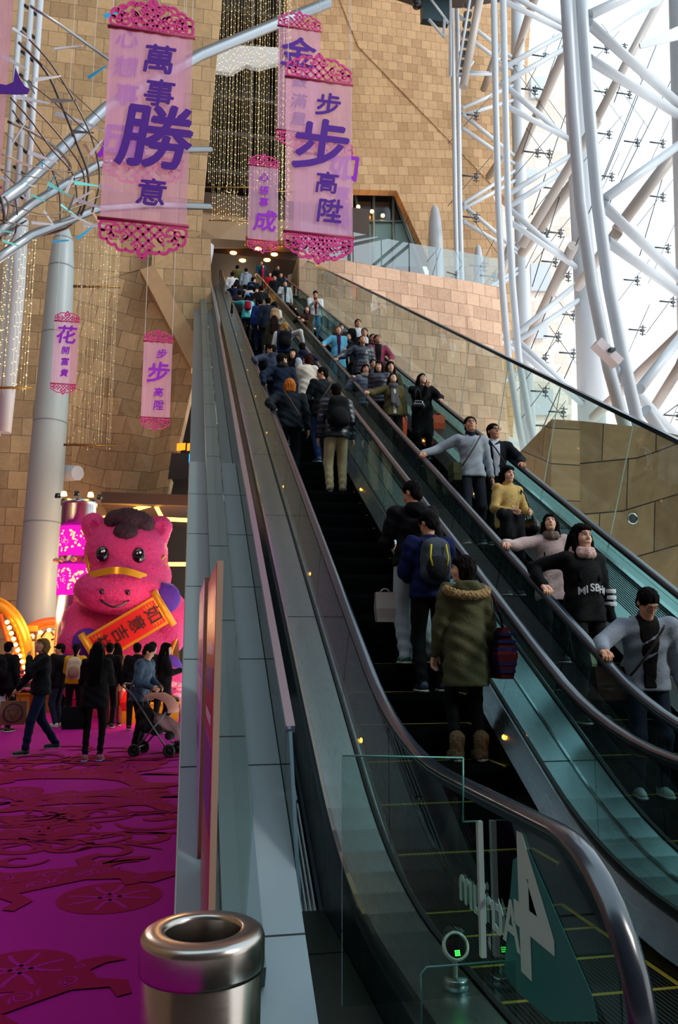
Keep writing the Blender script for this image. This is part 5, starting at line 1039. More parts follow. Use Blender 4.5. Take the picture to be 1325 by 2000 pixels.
    hpnt = lambda *p: hc+Mh @ V3(*p)
    fw = .93 if f else 1.0
    S = SDF(vh, .02); S.ell(hpnt(0, -.012, .03), (.074*fw, .090, .080), Mh).ell(hpnt(0, .024, -.035), (.057*fw, .060, .076), Mh, .03)
    S.cone(hpnt(-.016, .058, -.088), hpnt(.016, .058, -.088), .019, k=.025).cone(hpnt(-.030, .050, -.03), hpnt(.030, .050, -.03), .028, k=.02)
    S.cone(hpnt(0, .080, .015), hpnt(0, .098, -.020), .007, .011, k=.012).cone(hpnt(-.010, .088, -.026), hpnt(.010, .088, -.026), .009, k=.008).cone(hpnt(-.030, .072, .033), hpnt(.030, .072, .033), .012, k=.02)
    S.ell(hpnt(-.030, .079, .010), (.017, .011, .010), Mh, .010, True).ell(hpnt(.030, .079, .010), (.017, .011, .010), Mh, .010, True)
    S.cone(hpnt(-.016, .079, -.057), hpnt(.016, .079, -.057), .011, k=.012)
    for sd in (1, -1): S.ell(hpnt(sd*.075*fw, -.008, -.004), (.009, .019, .030), Mh, .008)
    S.cone(nb-V3(0, 0, .03), hc-V3(0, .012, .05), .050, .047, k=.03)
    parts.append((*sc(S).mesh(), 0))
    hv = {}
    for sd in (1, -1):
        el, wr, g, a = arms[sd]; dr = wr-el; dr = dr/np.linalg.norm(dr)
        if isinstance(a, tuple) and a[0] == 'w': dr = dr+V3(0, .0, -.15); fdir = Rz.T @ V3(0, -1 if abs(yaw) > 90 else 1, -.35 if abs(yaw) > 90 else .35); dr = .35*dr+fdir*.9; dr /= np.linalg.norm(dr); side = np.cross(dr, V3(0, 0, 1)); side /= np.linalg.norm(side); side *= -sd; nrm = V3(0, 0, -1)-dr*(V3(0, 0, -1)@dr); nrm /= np.linalg.norm(nrm)
        else:
            nrm = V3(-sd, 0, 0) if a in ('down', 'bag', 'pocket') else V3(-sd*.5, -.8, .1); nrm = nrm-dr*(nrm@dr); nrm /= np.linalg.norm(nrm); side = np.cross(nrm, dr)*sd
            if side @ V3(0, 1, .3) < 0: side = -side
        S = SDF(vf, .010); pc = wr+dr*.035; S.cone(wr, wr+dr*.02, .024, .025, k=.015); S.cone(pc-side*.018, wr+dr*.075-side*.02, .019, .017, k=.012).cone(pc+side*.016, wr+dr*.078+side*.02, .019, .016, k=.012)
        for i, (o, l) in enumerate(((.030, .062), (.011, .072), (-.010, .067), (-.030, .050))):
            b0 = wr+dr*.080+side*o; q = g; d1 = dr*math.cos(q)+nrm*math.sin(q); d2 = dr*math.cos(q*2.1)+nrm*math.sin(q*2.1); d3 = dr*math.cos(q*2.9)+nrm*math.sin(q*2.9)
            b1 = b0+d1*l*.45; b2 = b1+d2*l*.32; b3 = b2+d3*l*.25; S.cone(b0, b1, .0098, .0090, k=.004).cone(b1, b2, .0090, .0082, k=.004).cone(b2, b3, .0082, .0070, k=.004)
        t0 = wr+dr*.025+side*.028; t1 = t0+dr*.028+side*.022+nrm*.012; t2 = t1+dr*.030+side*.004+nrm*.012; S.cone(t0, t1, .014, .011, k=.01).cone(t1, t2, .0105, .0085, k=.004)
        parts.append((*sc(S).mesh(), 0)); hv[sd] = L0+Rz @ ((wr+dr*.085+nrm*.02)*s)
    np_mesh('body', parts, SK, root)
    # face details
    fx = (Mh[:, 1] @ Rz.T @ (C0-L0-V3(0, 0, H*.9))) > -1
    if d < 32:
        for sd in (1, -1):
            n_ = 10 if d < 14 else 6; m = MB(); Me = Matrix(Mh.tolist()).to_4x4(); Me.translation = Vector(hpnt(sd*.030, .0685, .009)*s)
            m.lathe([(0, -.5), (.35, -.43), (.5, 0), (.35, .43), (0, .5)], n=n_, M=Me @ Matrix.Diagonal((.025*s, .012*s, .0115*s, 1)), mi=0)
            Me2 = Me.copy(); Me2.translation = Vector(hpnt(sd*.030, .0712, .0095)*s); m.lathe([(0, -.5), (.35, -.35), (.5, 0), (.35, .35), (0, .5)], n=n_, M=Me2 @ Matrix.Diagonal((.0112*s, .0095*s, .0112*s, 1)), mi=1)
            m.build('eye', [EYEW, IRIS], root)
            if d < 20: m = MB(); m.tube([hpnt(sd*.013, .0865, .032)*s, hpnt(sd*.030, .0835, .038)*s, hpnt(sd*.047, .070, .033)*s], [.0028*s, .0034*s, .0015*s], 6); m.build('eyebrow', hairm(hair), root)
        m = MB(); m.tube([hpnt(x, .0895-.16*abs(x)-6*x*x, -.057-1.5*x*x*(-1))*s for x in (-.021, -.011, 0, .011, .021)], [.002*s, .0055*s, .0062*s, .0055*s, .002*s], 6); m.build('mouth', LIP, root)
    # hair
    hm_ = hairm(hair); S = SDF(max(vh, .007), .02); S.ell(hpnt(0, -.020, .040), (.085*fw, .098, .087), Mh)
    fc = (0, .115, -.038)
    if style in ('long', 'bob', 'pony', 'wavy'):
        S.ell(hpnt(0, .055, .070), (.060, .035, .030), Mh)
    if style == 'fringe' : S.ell(hpnt(0, .062, .062), (.062, .030, .034), Mh)
    if style == 'short': S.ell(hpnt(0, -.046, -.022), (.069*fw, .060, .068), Mh, .02)
    neg = []
    if style in ('long', 'wavy'):
        lo_ = up((0, -.125, 1.10 if style == 'long' else 1.15))
        for x in (-.055, 0, .055): S.cone(hpnt(x*.9, -.07, -.01), up((x*1.25, -.105, 1.38)), .050, .048, k=.03).cone(up((x*1.25, -.105, 1.38)), lo_+V3(x*1.2, 0, .02*abs(x)*10), .048, .030 if style == 'long' else .045, k=.03)
        for sd in (1, -1): S.cone(hpnt(sd*.078, .005, .0), up((sd*.085, .045, 1.38)), .026, .030, k=.02).cone(up((sd*.085, .045, 1.38)), up((sd*.095, .10, 1.20)), .030, .015, k=.02)
    if style == 'bob' or style == 'fringe':
        for sd in (1, -1): S.cone(hpnt(sd*.076, -.005, .01), hpnt(sd*.072, .0, -.075), .026, .022, k=.02)
        for x in (-.05, 0, .05): S.cone(hpnt(x, -.065, -.0), hpnt(x, -.06, -.085), .045, .035, k=.03)
    if style == 'pony': S.cone(hpnt(0, -.10, .03), up((0, -.15, 1.30)), .035, .022, k=.02).cone(hpnt(0, -.06, 0), hpnt(0, -.05, -.06), .055, .045)
    hs_ = .004 if d < 16 else .002
    S.ell(hpnt(0, .118, -.040), (.062*fw if style != 'short' else .072*fw, .080, .094), Mh, .012, True)
    if style == 'short': S.ell(hpnt(0, .065, -.115), (.10, .105, .068), Mh, .015, True)
    hd_ = lambda X, Y, Z: hs_*(np.sin(X*150/s+3*np.sin(Z*30))*np.sin(Y*130/s+2)+.6*np.sin(X*310+Y*170))
    cutz = None
    if style == 'short':
        zc_ = (hc[2]-.075)*s; cutz = lambda X, Y, Z: (zc_-Z)
    np_mesh('hair', [(*sc(S).mesh(hd_, cutz), 0)], hm_, root)
    # trousers
    lm = cloth(legs); S = SDF(vb, .03); S.cone((-.05, 0, .95), (.05, 0, .95), .118*wide, sq=SY(.85))
    for sd in (1, -1):
        r = legw; S.cone(hips[sd]+V3(0, 0, .02), kn[sd], .094*r**.5, .066*r).cone(kn[sd], an[sd]+V3(0, 0, -.01), .066*r, .052*r)
    zmin = lambda X, Y, Z: -1
    wr_ = .006*s if d < 14 else 0
    np_mesh('trousers', [(*sc(S).mesh((lambda X, Y, Z: wr_*np.sin(Z*55+X*20+2*np.sin(Y*15))*np.exp(-((Z-.12)**2)/.05)) if wr_ else None), 0)], lm, root)
    # shoes
    for sd in (1, -1):
        A = an[sd]; z0 = A[2]-.085; S = SDF(max(vf, .008), .02); S.cone(A+V3(0, -.01, -.02), A+V3(0, .0, -.05), .045, .045).cone((A[0], A[1]-.02, z0+.045), (A[0]+sd*.012, A[1]+.14, z0+.034), .044, .036, sq=(1, 0, 0, .95))
        zc2 = z0*s+.001; v1 = sc(S).mesh(None, lambda X, Y, Z: zc2+.018*s-Z)
        S2 = SDF(max(vf, .008), .01); S2.cone((A[0], A[1]-.025, z0+.02), (A[0]+sd*.012, A[1]+.145, z0+.018), .047, .041); v2 = sc(S2).mesh(None, lambda X, Y, Z: np.maximum(zc2-Z, Z-zc2-.022*s))
        if fur: v1 = None; S3 = SDF(.008, .02); S3.cone(A+V3(0, -.01, .10), A+V3(0, .0, -.05), .062, .055).cone((A[0], A[1]-.02, z0+.045), (A[0], A[1]+.12, z0+.04), .052, .045); v1 = sc(S3).mesh(lambda X, Y, Z: .007*np.sin(X*190+Z*60)*np.sin(Y*170+Z*40), lambda X, Y, Z: zc2-Z)
        np_mesh('shoe', [(*v1, 0), (*v2, 1)], [mat('shoe_'+shoe, shoe, .55, bump=1.0 if fur else 0, bscale=120), mat('sole_'+sole, sole, .6)], root)
    # upper garment
    tm = mat_top or (shiny(top) if kind == 'puffer' else cloth(top)); th_ = {'sweater': .016, 'jacket': .026, 'puffer': .040, 'coat': .028}[kind]; hz = hem
    def torso(S, e=0.0):
        S.cone(sh[-1]+V3(.035, 0, -.03), sh[1]+V3(-.035, 0, -.03), .062+th_*.8+e, k=.04, sq=SY(.95)); S.ell(up((0, .0, 1.25)), (.145*wide+th_+e, .105+th_+e, .19), None, .05)
        S.ell(up((0, 0, 1.06)), (.128*wide+th_+e, .10+th_+e, .17), None, .05)
        if hz < .95: S.cone((-.06*wide, 0, 1.0), (-.06*wide, 0, hz+.02), .098+th_+e, .112+th_+e, k=.05).cone((.06*wide, 0, 1.0), (.06*wide, 0, hz+.02), .098+th_+e, .112+th_+e, k=.05)
        S.cone(nb+V3(0, 0, -.06), nb+V3(0, .0, .0), .062+th_*.6+e, .058+th_*.4+e, k=.03)
    S = SDF(vb, .03); torso(S)
    for sd in (1, -1):
        el, wr, g, a = arms[sd]; w_ = wr+(el-wr)*.02; r = .046+th_*.75
        S.cone(sh[sd]+V3(0, 0, -.005), el, r+.010, r, k=.035).cone(el, w_, r-.002, .036+th_*.45, k=.02)
    if hood: S.ell(up((0, -.10, 1.42)), (.105, .065, .085), None, .03)
    hzs = hz*s; nbl = (nb[2]+.035)*s
    if kind == 'puffer': dsp = lambda X, Y, Z: .011*s*np.abs(np.sin(Z*38/s))-.008*s+.003*np.sin(X*40+Z*25)
    elif d < 16: dsp = lambda X, Y, Z: .0045*np.sin(X*28+Z*31+2*np.sin(Y*17+Z*9))+.003*np.sin(Z*60+X*35)
    else: dsp = None
    V, Fq = sc(S).mesh(dsp, lambda X, Y, Z: np.maximum(hzs-Z+.0*X, np.maximum(Z-nbl, -1)) if True else 0)
    mats_ = [tm]; pt = [(V, Fq, 0)]
    if sleeve and len(Fq):   # sleeves of another colour
        cn = V[Fq].mean(1)/s; tt = ((cn-up((0, 0, 1.2))) @ Ml)[:, 0]; m_ = np.abs(tt) > shw-.005; pt = [(V, Fq[~m_], 0), (V, Fq[m_], 1)]; mats_ = [tm, cloth(sleeve)]
    tg_ = np_mesh({'sweater': 'sweater', 'jacket': 'jacket', 'puffer': 'puffer_jacket', 'coat': 'coat'}[kind], pt, mats_, root)
    if inner:    # shirt showing in the open front
        S = SDF(max(vb*.8, .010), .03); torso(S, .007); iw = inner[1]*s; ws_ = iw; zlo = (hz+(.02 if len(inner) < 3 else inner[2]))*s
        np_mesh('shirt', [(*sc(S).mesh(None, lambda X, Y, Z: np.maximum(np.maximum(np.abs(X)-iw*(.7+.5*np.clip((Z-1.0*s)/.4, 0, 1)), .02-Y), np.maximum(zlo-Z, Z-nbl-.006)))  , 0)], cloth(inner[0]), root)
    if collar: S = SDF(.010, .01); S.cone(nb+V3(0, 0, -.01), nb+V3(0, .005, .035), .074, .066); np_mesh('collar', [(*sc(S).mesh(), 0)], cloth(collar), root)
    if scarf:
        S = SDF(.011, .02)
        for i in range(9):
            a_ = i*2*math.pi/9; b_ = (i+1)*2*math.pi/9; P_ = lambda t, z: nb+V3(.078*math.cos(t), .015+.078*math.sin(t)*(1.2), z-.018*math.sin(t)); S.cone(P_(a_, 0), P_(b_, 0), .036, k=.015); S.cone(P_(a_, .035), P_(b_, .035), .026, k=.015)
        if len(scarf) > 1 and scarf[1] == 'tail': S.cone(nb+V3(-.03, .10, -.03), V3(-.05, .17, 1.02), .035, .045, sq=SY(.4)); S.cone(nb+V3(.03, .10, -.03), V3(.04, .17, 1.08), .035, .045, sq=SY(.4))
        np_mesh('scarf', [(*sc(S).mesh(lambda X, Y, Z: .005*np.sin(X*120+Z*90)*np.sin(Y*110-Z*70)), 0)], mat('knit_'+scarf[0], scarf[0], .9, bump=.8, bscale=90, var=.5), root)
    if fur and fur != 'boots':
        S = SDF(.009, .02); 
        for i in range(12):
            t0 = math.pi*(-.02+1.04*i/12)+math.pi; t1 = math.pi*(-.02+1.04*(i+1)/12)+math.pi; Q_ = lambda t: up((.175*math.cos(t), -.055+.10*math.sin(t), 1.395-.055*abs(math.sin(t)))); S.cone(Q_(t0), Q_(t1), .034, k=.02)
        S.cone(up((.17, -.055, 1.395)), up((.09, .08, 1.37)), .034, .022).cone(up((-.17, -.055, 1.395)), up((-.09, .08, 1.37)), .034, .022)
        np_mesh('fur_trim', [(*sc(S).mesh(lambda X, Y, Z: .010*np.sin(X*160+Z*50)*np.sin(Y*150)*np.sin(Z*140+X*40)+.005*np.sin(X*330)*np.sin(Z*300)), 0)], mat('fur_'+fur, fur, .9, bump=1.0, bscale=110, var=.6), root)
    if cap: S = SDF(.01, .015); S.ell(hpnt(0, -.015, .060), (.090, .102, .075), Mh).cone(hpnt(-.035, .09, .055), hpnt(.035, .09, .055), .045, k=.02, sq=(0, 0, 1, .3)); zc3 = None; np_mesh('cap', [(*sc(S).mesh(), 0)], cloth(cap), root)
    if mask: S = SDF(.009, .01); S.ell(hpnt(0, .070, -.050), (.052, .034, .042), Mh); np_mesh('face_mask', [(*sc(S).mesh(), 0)], cloth(mask), root)
    if glasses:
        m = MB()
        for sd in (1, -1):
            P_ = [hpnt(sd*.031+.024*math.cos(t), .100, .008+.017*math.sin(t))*s for t in np.linspace(0, 2*math.pi, 13)]; m.tube(P_, .0022*s if glasses is True else .0038*s, 5, 0, False)
            m.tube([hpnt(sd*.055, .099, .014)*s, hpnt(sd*.078, .0, .012)*s], .0018*s, 5)
        m.tube([hpnt(-.007, .102, .012)*s, hpnt(.007, .102, .012)*s], .0022*s, 5); m.build('glasses', mat('glasses_black', '08080a', .3), root)
    if strap:    # a strap slung across body
        m = MB(); sx_ = strap[1]; P_ = []
        for i in range(15):
            t = i/14; x = sx_*(.10-.26*t); z = 1.42-.42*t; rr = .118+th_+.034+(.012 if z < 1.3 else 0); y = strap[2]*math.sqrt(max(rr*rr*(1-(x/(.165*wide+th_+.02))**2), .0)); P_.append(up((x, y, z))*s)
        m.tube(P_, .011*s, 6); m.build('strap', mat('strap_'+strap[0], strap[0], .6), root)
    return dict(root=root, L0=L0, Rz=Rz, s=s, up=up, hv=hv, hp=hpnt, th=th_, nb=nb)
def placed(nm, label, cat, P, off, rz=0, group=None): # a carried thing placed in person's frame
    w_ = P['L0']+P['Rz'] @ (np.array(off, float)*P['s']); t = thing(nm, label, cat, tuple(w_), P['root'].rotation_euler.z+rz, group); t.scale = (P['s'],)*3; return t
def backpack(P, label, c1, c2=None, sz=1.0, mesh=False, acc=None):
    up = P['up']; c_ = up((0, -.125-P['th'], 1.20)); t = placed('backpack', label, 'backpack', P, c_)
    S = SDF(.013, .04); S.cone((-.075*sz, -.04, -.12*sz), (.075*sz, -.04, -.12*sz), .075*sz).cone((-.06*sz, -.04, .13*sz), (.06*sz, -.04, .13*sz), .065*sz).ell((0, -.03, 0), (.15*sz, .09, .22*sz)); np_mesh('bag', [(*S.mesh(), 0)], cloth(c1, .3), t)
    S = SDF(.013, .03); S.ell((0, -.10*sz, -.075*sz), (.115*sz, .065*sz, .12*sz)); np_mesh('front_pocket', [(*S.mesh(), 0)], cloth(c2 or c1, .3), t)
    for sd in (1, -1): m = MB(); r = .118+P['th']; m.tube([(sd*.085, .03, .16), (sd*.10, .10, .22), (sd*.105, .20, .18), (sd*.12, .27, .06), (sd*.15, .22, -.08), (sd*.12, .06, -.18)], .014, 6); m.build('shoulder_strap', cloth(c2 or c1, .3), t)
    m = MB(); m.tube([(-.03, -.0, .21), (0, -.01, .24), (.03, 0, .21)], .008, 6); m.build('handle', cloth(c2 or c1, .3), t)
    if acc:
        for sd in (1, -1): m = MB(); m.tube([(sd*.07*sz, -.13, .14*sz), (sd*.085*sz, -.145, .02), (sd*.07*sz, -.15, -.06*sz)], .008, 6); m.build('piping', cloth(acc), t)
    return t
def bag_at(nm, label, cat, w, c, size, handle=.18, flat=.35, mt=None, extra=None, rz=0):   # w: world point of the hand
    t = thing(nm, label, cat, (w[0], w[1], w[2]-handle-size[1]), rz); m = MB(); a, h = size[0]/2, size[1]; b_ = a*flat
    V = [(-a*.92, -b_*.9, 0), (a*.92, -b_*.9, 0), (a*.92, b_*.9, 0), (-a*.92, b_*.9, 0), (-a*1.05, -b_*1.15, h*.45), (a*1.05, -b_*1.15, h*.45), (a*1.05, b_*1.15, h*.45), (-a*1.05, b_*1.15, h*.45), (-a, -b_*.5, h), (a, -b_*.5, h), (a, b_*.5, h), (-a, b_*.5, h)]
    m.add(V, [(3, 2, 1, 0)]+[(k*4+i, k*4+(i+1) % 4, k*4+4+(i+1) % 4, k*4+4+i) for k in (0, 1) for i in range(4)]+[(8, 9, 10, 11)]); m.build('bag', mt or cloth(c), t)
    for s_ in (-1, 1): m = MB(); m.tube([(-a*.5, s_*b_*.5, h), (-a*.25, s_*.01, h+handle*.8), (0, 0, h+handle), (a*.25, s_*.01, h+handle*.8), (a*.5, s_*b_*.5, h)], .006, 6); m.build('handle', mt or cloth(c), t)
    return t
LANE = {'U': (1.80, 0), 'D': (3.48, 180)}
def esc(lane, hx, hy, H, lean=0.0, sg=1):
    best = None; r = ray(hx, hy); off = math.sin(math.radians(lean))*.66*H/1.7; drop = (1-math.cos(math.radians(lean)))*.66*H/1.7
    for i in range(0, 82):
        for f in (.12, .16, .20, .24, .28):
            y = 4.417+.4*i+f; p = C0+r*((y-sg*off)/r[1]); h = p[2]+drop-.4*T*i; e = abs(h-H)
            if best is None or e < best[0]: best = (e, p[0], y, .4*T*i, h)
    e, x, y, z, h = best; cx = LANE[lane][0]; return (min(max(x, cx-.40), cx+.40), y, z+.002), min(max(h, H-.12), H+.12)
def rail(lane_x, px, py): p = on_x(px, py, lane_x); y = p[1]; return ('w', (lane_x, y, max(.975, -1.53+T*y)+.055), 1)
EUP = dict(); 
def U_(lab, ax, ay, H=1.62, yaw=0, **k): P_, h = esc('U', ax, ay, H, k.get('lean', 0), -1); return person(lab, P_, yaw, h, **k)
def D_(lab, ax, ay, H=1.62, yaw=180, **k): P_, h = esc('D', ax, ay, H, k.get('lean', 0), 1); return person(lab, P_, yaw, h, **k)
def G_(lab, fx, fy, H=1.62, yaw=0, **k): p = on_z(fx, fy, 0); return person(lab, (p[0], p[1], .003), yaw, H, **k)
# ---------------------------------------------------------------- riders going up, nearest first
P = U_('person in olive parka with fur-trimmed hood and furry boots, back turned, looking left', 905, 1083, 1.56, sex='f', top='46462f', kind='coat', hem=.60, legs='0a0b0e', shoe='6a5030', fur='9a7c50', style='bob', hair='100a08', hy=62, hood=True, legw=.85, la=(-.25, .08, .82), ra=(.26, .05, .80), feet={1: (.10, .0, 0), -1: (-.10, .02, 0)})
bt = placed('tote_bag', 'dark red and navy checked tote bag on the right side of the parka wearer', 'bag', P, (.30, -.02, .66)); m = MB()
a_ = .14; V = [(-.05, -a_, 0), (.05, -a_, 0), (.05, a_, 0), (-.05, a_, 0), (-.09, -a_*1.15, .2), (.09, -a_*1.15, .2), (.09, a_*1.15, .2), (-.09, a_*1.15, .2), (-.02, -a_*.8, .42), (.02, -a_*.8, .42), (.02, a_*.8, .42), (-.02, a_*.8, .42)]
m.add(V, [(3, 2, 1, 0)]+[(k*4+i, k*4+(i+1) % 4, k*4+4+(i+1) % 4, k*4+4+i) for k in (0, 1) for i in range(4)]+[(8, 9, 10, 11)]); bg_ = m.build('bag', cloth('4a0c18'), bt)
m = MB()
for k in range(6): z = .05+.06*k; wv = .05+.04*(1-abs(z-.2)/.22); m.box((-wv-.004, -a_*1.12, z), (wv+.004, a_*1.12, z+.024))
m.build('stripes', cloth('121a4a'), bt); m = MB(); m.tube([(0, -.08, .42), (-.06, -.05, .66), (-.10, 0, .76), (-.06, .05, .66), (0, .08, .42)], .009, 6); m.build('handle', cloth('2a0810'), bt)
P = U_('person in navy fleece with grey and yellow rucksack, looking down, behind the parka wearer', 838, 998, 1.62, top='0c1640', hem=.86, legs='08090c', shoe='1a1c3a', sole='b8b0a0', hy=30, hp=-25, la='hold', ra='phone', wide=1.05)
backpack(P, 'grey rucksack with yellow piping and black mesh pocket on the navy fleece', '3a424c', '15181c', 1.0, acc='b8b020')
P = U_('person in black hoodie and light grey sweatpants holding a phone, looking down left', 806, 938, 1.64, top='0a0b0e', hem=.88, legs='a8acb4', shoe='0f6a4a', hy=40, hp=-18, hood=True, la=(-.14, .30, 1.12), ra='hold', legw=1.2)
h_ = P['hv'][-1]; m = MB(); m.cbox((0, 0, 0), (.034, .005, .068), M=Matrix.Rotation(.6, 4, 'X')); m2 = MB(); t = thing('phone', 'smartphone in the left hand of the person in black hoodie', 'phone', tuple(h_+V3(.0, .02, .04))); m.build('case', BLK, t); m2.cbox((0, -.006, 0), (.030, .001, .062), M=Matrix.Rotation(.6, 4, 'X')); m2.build('screen', emis('phone_glow', 'b8c8d8', .8), t)
CLR = mat('clear_plastic', '9a8a84', .25, 0, .6); bag_at('plastic_bag', 'translucent plastic carrier bag hanging beside the grey sweatpants', 'bag', on_y(752, 1150, P['L0'][1]-.12), '9a8a84', (.17, .26), .03, .5, CLR)
P = U_('person in dark quilted jacket, black backpack and khaki trousers, back turned, standing on the right', 657, 749, 1.66, top='121a26', kind='puffer', hem=.84, legs='a08c6c', shoe='4a382a', legw=1.1, hair='0a0706')
backpack(P, 'black backpack on the dark quilted jacket above khaki trousers', '0b0c0e', '101214', 1.15)
U_('child with brown hair, face turned left, half hidden by the quilted jacket', 641, 768, 1.22, sex='f', top='2a2430', style='bob', hair='3a1c10', hy=70, legs='4a1c14')
U_('person in black jacket and blue jeans turned left with one hand raised', 631, 716, 1.62, yaw=20, top='10161a', legs='142a52', shoe='1a3a5a', sole='c8c8c8', hy=55, hp=-12, la=(-.12, .30, 1.20), ra='down', strap=('2a1c14', 1, -1))
U_('person with orange hair in dark jacket with brown strap, leaning on the left rail', 566, 739, 1.60, yaw=-5, top='10181e', hem=.84, legs='0c1216', hair='a85e22', wide=1.2, la=rail(XL, 545, 812), lean=4, strap=('3a1c14', -1, -1), style='bob')
U_('person in fluffy cream coat with brown hair, back turned', 601, 691, 1.54, sex='f', top='c8bfb0', kind='coat', hem=.72, style='bob', hair='2a120a', hy=50, la='phone', ra='phone')
U_('person in dark blue leather jacket looking right with arm out to the left rail', 552, 690, 1.62, top='0e1c2e', kind='jacket', hy=-60, la=rail(XL, 517, 737), scarf=('0a0a0c', 'n'), style='short')
U_('person in slate hoodie and glasses leaning to the left rail, looking left', 534, 673, 1.58, yaw=15, top='343c4e', hood=True, hy=62, glasses=True, la=rail(XL, 503, 707), lean=10)
U_('person smiling back towards the viewer in black vest with pale grey sleeves', 575, 681, 1.54, yaw=120, sex='f', top='0d0f14', sleeve='9aa0aa', style='long', hy=30, la='hold', ra='hold')
U_('child in navy hooded jacket with red collar near the centre rail', 611, 671, 1.44, top='0e1a3a', collar='a01820', hood=True, ra=rail(XU, 630, 716))
P = U_('person with blond hair in navy varsity jacket with white sleeves, turned left', 555, 629, 1.62, top='101c44', sleeve='c8c8c4', hair='9a7a40', hy=55, hem=.9, legs='2e3220', ra=rail(XU, 592, 672))
backpack(P, 'black backpack on the navy and white varsity jacket', '0a0b0d')
U_('person with long wavy brown hair in olive brown jacket, back turned', 536, 616, 1.54, sex='f', top='2e2a1a', style='wavy', hair='20100a', legs='10181c')
U_('person in dark blue-grey suit seen from behind in the middle of the upward escalator', 524, 581, 1.66, top='14202e', kind='coat', hem=.72, legs='0f1a24')
U_('person in royal blue jacket left of the dark suit', 509, 583, 1.62, top='122a60', legs='0c1430')
P = U_('person in white jacket near the centre rail with beige rucksack', 545, 590, 1.58, sex='f', top='c6c2ba', style='bob', kind='coat', hem=.74)
backpack(P, 'beige rucksack on the white jacket near the centre rail', '9a7c5c')
P = U_('person in turquoise quilted jacket and blue cap with hand on the left rail', 484, 575, 1.52, sex='f', top='2f9a9c', kind='puffer', cap='1a6ab8', style='bob', la=rail(XL, 455, 592), legs='0a0c10')
backpack(P, 'small crimson drawstring backpack on the turquoise jacket', '8a1030', sz=.75)
U_('person in dark brown coat ahead of the blue cap', 468, 567, 1.56, top='1c1412', kind='coat')
U_('person in black with white collar ahead of the dark brown coat', 479, 556, 1.60, top='0c0c10', collar='c0bcb8')
U_('person in white jacket with blue cap in the crowd near the escalator top', 491, 556, 1.54, top='b8b8bc', cap='2a4a90', sex='f', style='bob')
U_('person in dark navy looking back right near the centre rail', 500, 560, 1.58, top='10162a', hy=-80)
U_('person in black jacket beside the centre rail near the top', 511, 558, 1.62, top='0c0e12')
U_('person in grey-beige coat partly hidden ahead of the dark suit', 506, 572, 1.54, top='5a5648', kind='coat', sex='f', style='long')
U_('person in pale grey hoodie near the head of the upward escalator', 481, 524, 1.62, top='8894a4', hood=True, legs='10141c')
U_('person in camouflage jacket near the head of the upward escalator', 464, 518, 1.66, top='4c4c2a')
U_('person in white top at far left near the escalator head', 450, 531, 1.62, top='c2c6cc')
U_('person with very long dark hair near the escalator head', 463, 546, 1.54, sex='f', top='14100e', style='long')
U_('person in black with face turned right near the escalator head', 496, 541, 1.58, top='0c101a', hy=-70)
U_('person in dark blue coat against the left rail near the top', 448, 551, 1.5, top='0c1430', kind='coat', la=rail(XL, 441, 560))
# ---------------------------------------------------------------- riders coming down, nearest first
P = D_('person in light grey zip hoodie over black shirt looking down, leaning on the near rail', 1272, 1147, 1.60, yaw=165, top='7c8490', kind='jacket', hem=.84, inner=('0a090c', .075), collar='4a3a8a', glasses=True, hp=-38, hy=15, lean=14, ra=rail(XD, 1228, 1300), la='down', legs='0e1828', shoe='b8bcc0', sole='c8c8c8', wide=1.12, hair='0a0706', strap=('20140e', -1, 1), hood=True)
bag_at('shoulder_bag', 'brown bag at the hip of the person in grey zip hoodie', 'bag', P['L0']+P['Rz'] @ V3(.27, .05, .95), '2a1710', (.26, .24), .02, .4)
bag_at('plastic_bag', 'pale green plastic bag held low between the sweatshirt girl and the grey hoodie', 'bag', on_y(1165, 1262, P['L0'][1]+.6), '8a9a78', (.16, .2), .03, .5, mat('green_plastic', '7a8a66', .4))
person('child at the right edge, both hands on the near rail, dark purple sleeves', (3.56, 4.15, .003), 130, 1.30, top='1c1450', la=rail(XD, 1212, 1334), ra=rail(XD, 1285, 1398), hp=-10, kind='sweater', legs='14141a', hem=.85)
P = D_('person in black sweatshirt with white lettering and pink knitted scarf, hand on rail', 1133, 1022, 1.64, yaw=188, sex='f', top='08090b', kind='sweater', hem=.84, style='long', hair='080506', scarf=('c8a49c', 'n'), ra=rail(XD, 1062, 1154), la='down', legs='0a0b0e', hp=2, wide=1.1)
rt = P['root']; s_ = P['s']
m = MB()
for i, ch in enumerate('MISBHV'):
    a = (i-2.5)*.30; x = .175*math.sin((i-2.5)*.27); y = (.128+P['th'])*math.cos((i-2.5)*.27)+.020; zc_ = 1.13-.035*abs(i-2.5)/2.5
    tx = math.cos((i-2.5)*.27); ty = -math.sin((i-2.5)*.27)
    text_mesh(m, ch, .088, ((-x)*s_, y*s_, zc_*s_), X=(-tx, ty, 0), depth=.004, off=.001)
m.build('lettering', cloth('c8c8cc'), rt)
m = MB(); el = None
m = MB()
for k in range(3):
    z = .98+.055*k; x0 = -(.150*1.1+.085); m.lathe([(.060, 0), (.062, .012), (.062, .022), (.060, .034)], c=(x0*s_*1.0, .012, z*s_), n=16)
m.build('sleeve_stripes', cloth('c8c8cc'), rt)
D_('person in pale pink fleece coat with long black hair looking up, hand on rail', 1073, 1003, 1.40, yaw=170, sex='f', top='b09a98', kind='coat', hem=.70, style='long', hair='0a0607', hp=22, hy=-10, ra=rail(XD, 1030, 1108), fur=None, scarf=('6a5850', 'n'), legs='0a0b0e')
P = D_('person in mustard polka-dot turtleneck with short black hair holding a black coat', 990, 909, 1.52, yaw=190, sex='f', top='b89a5c', kind='sweater', hem=.86, style='fringe', hair='0a0707', collar='b89a5c', la='hold', ra='hold', legs='0b0b0e', glasses=False)
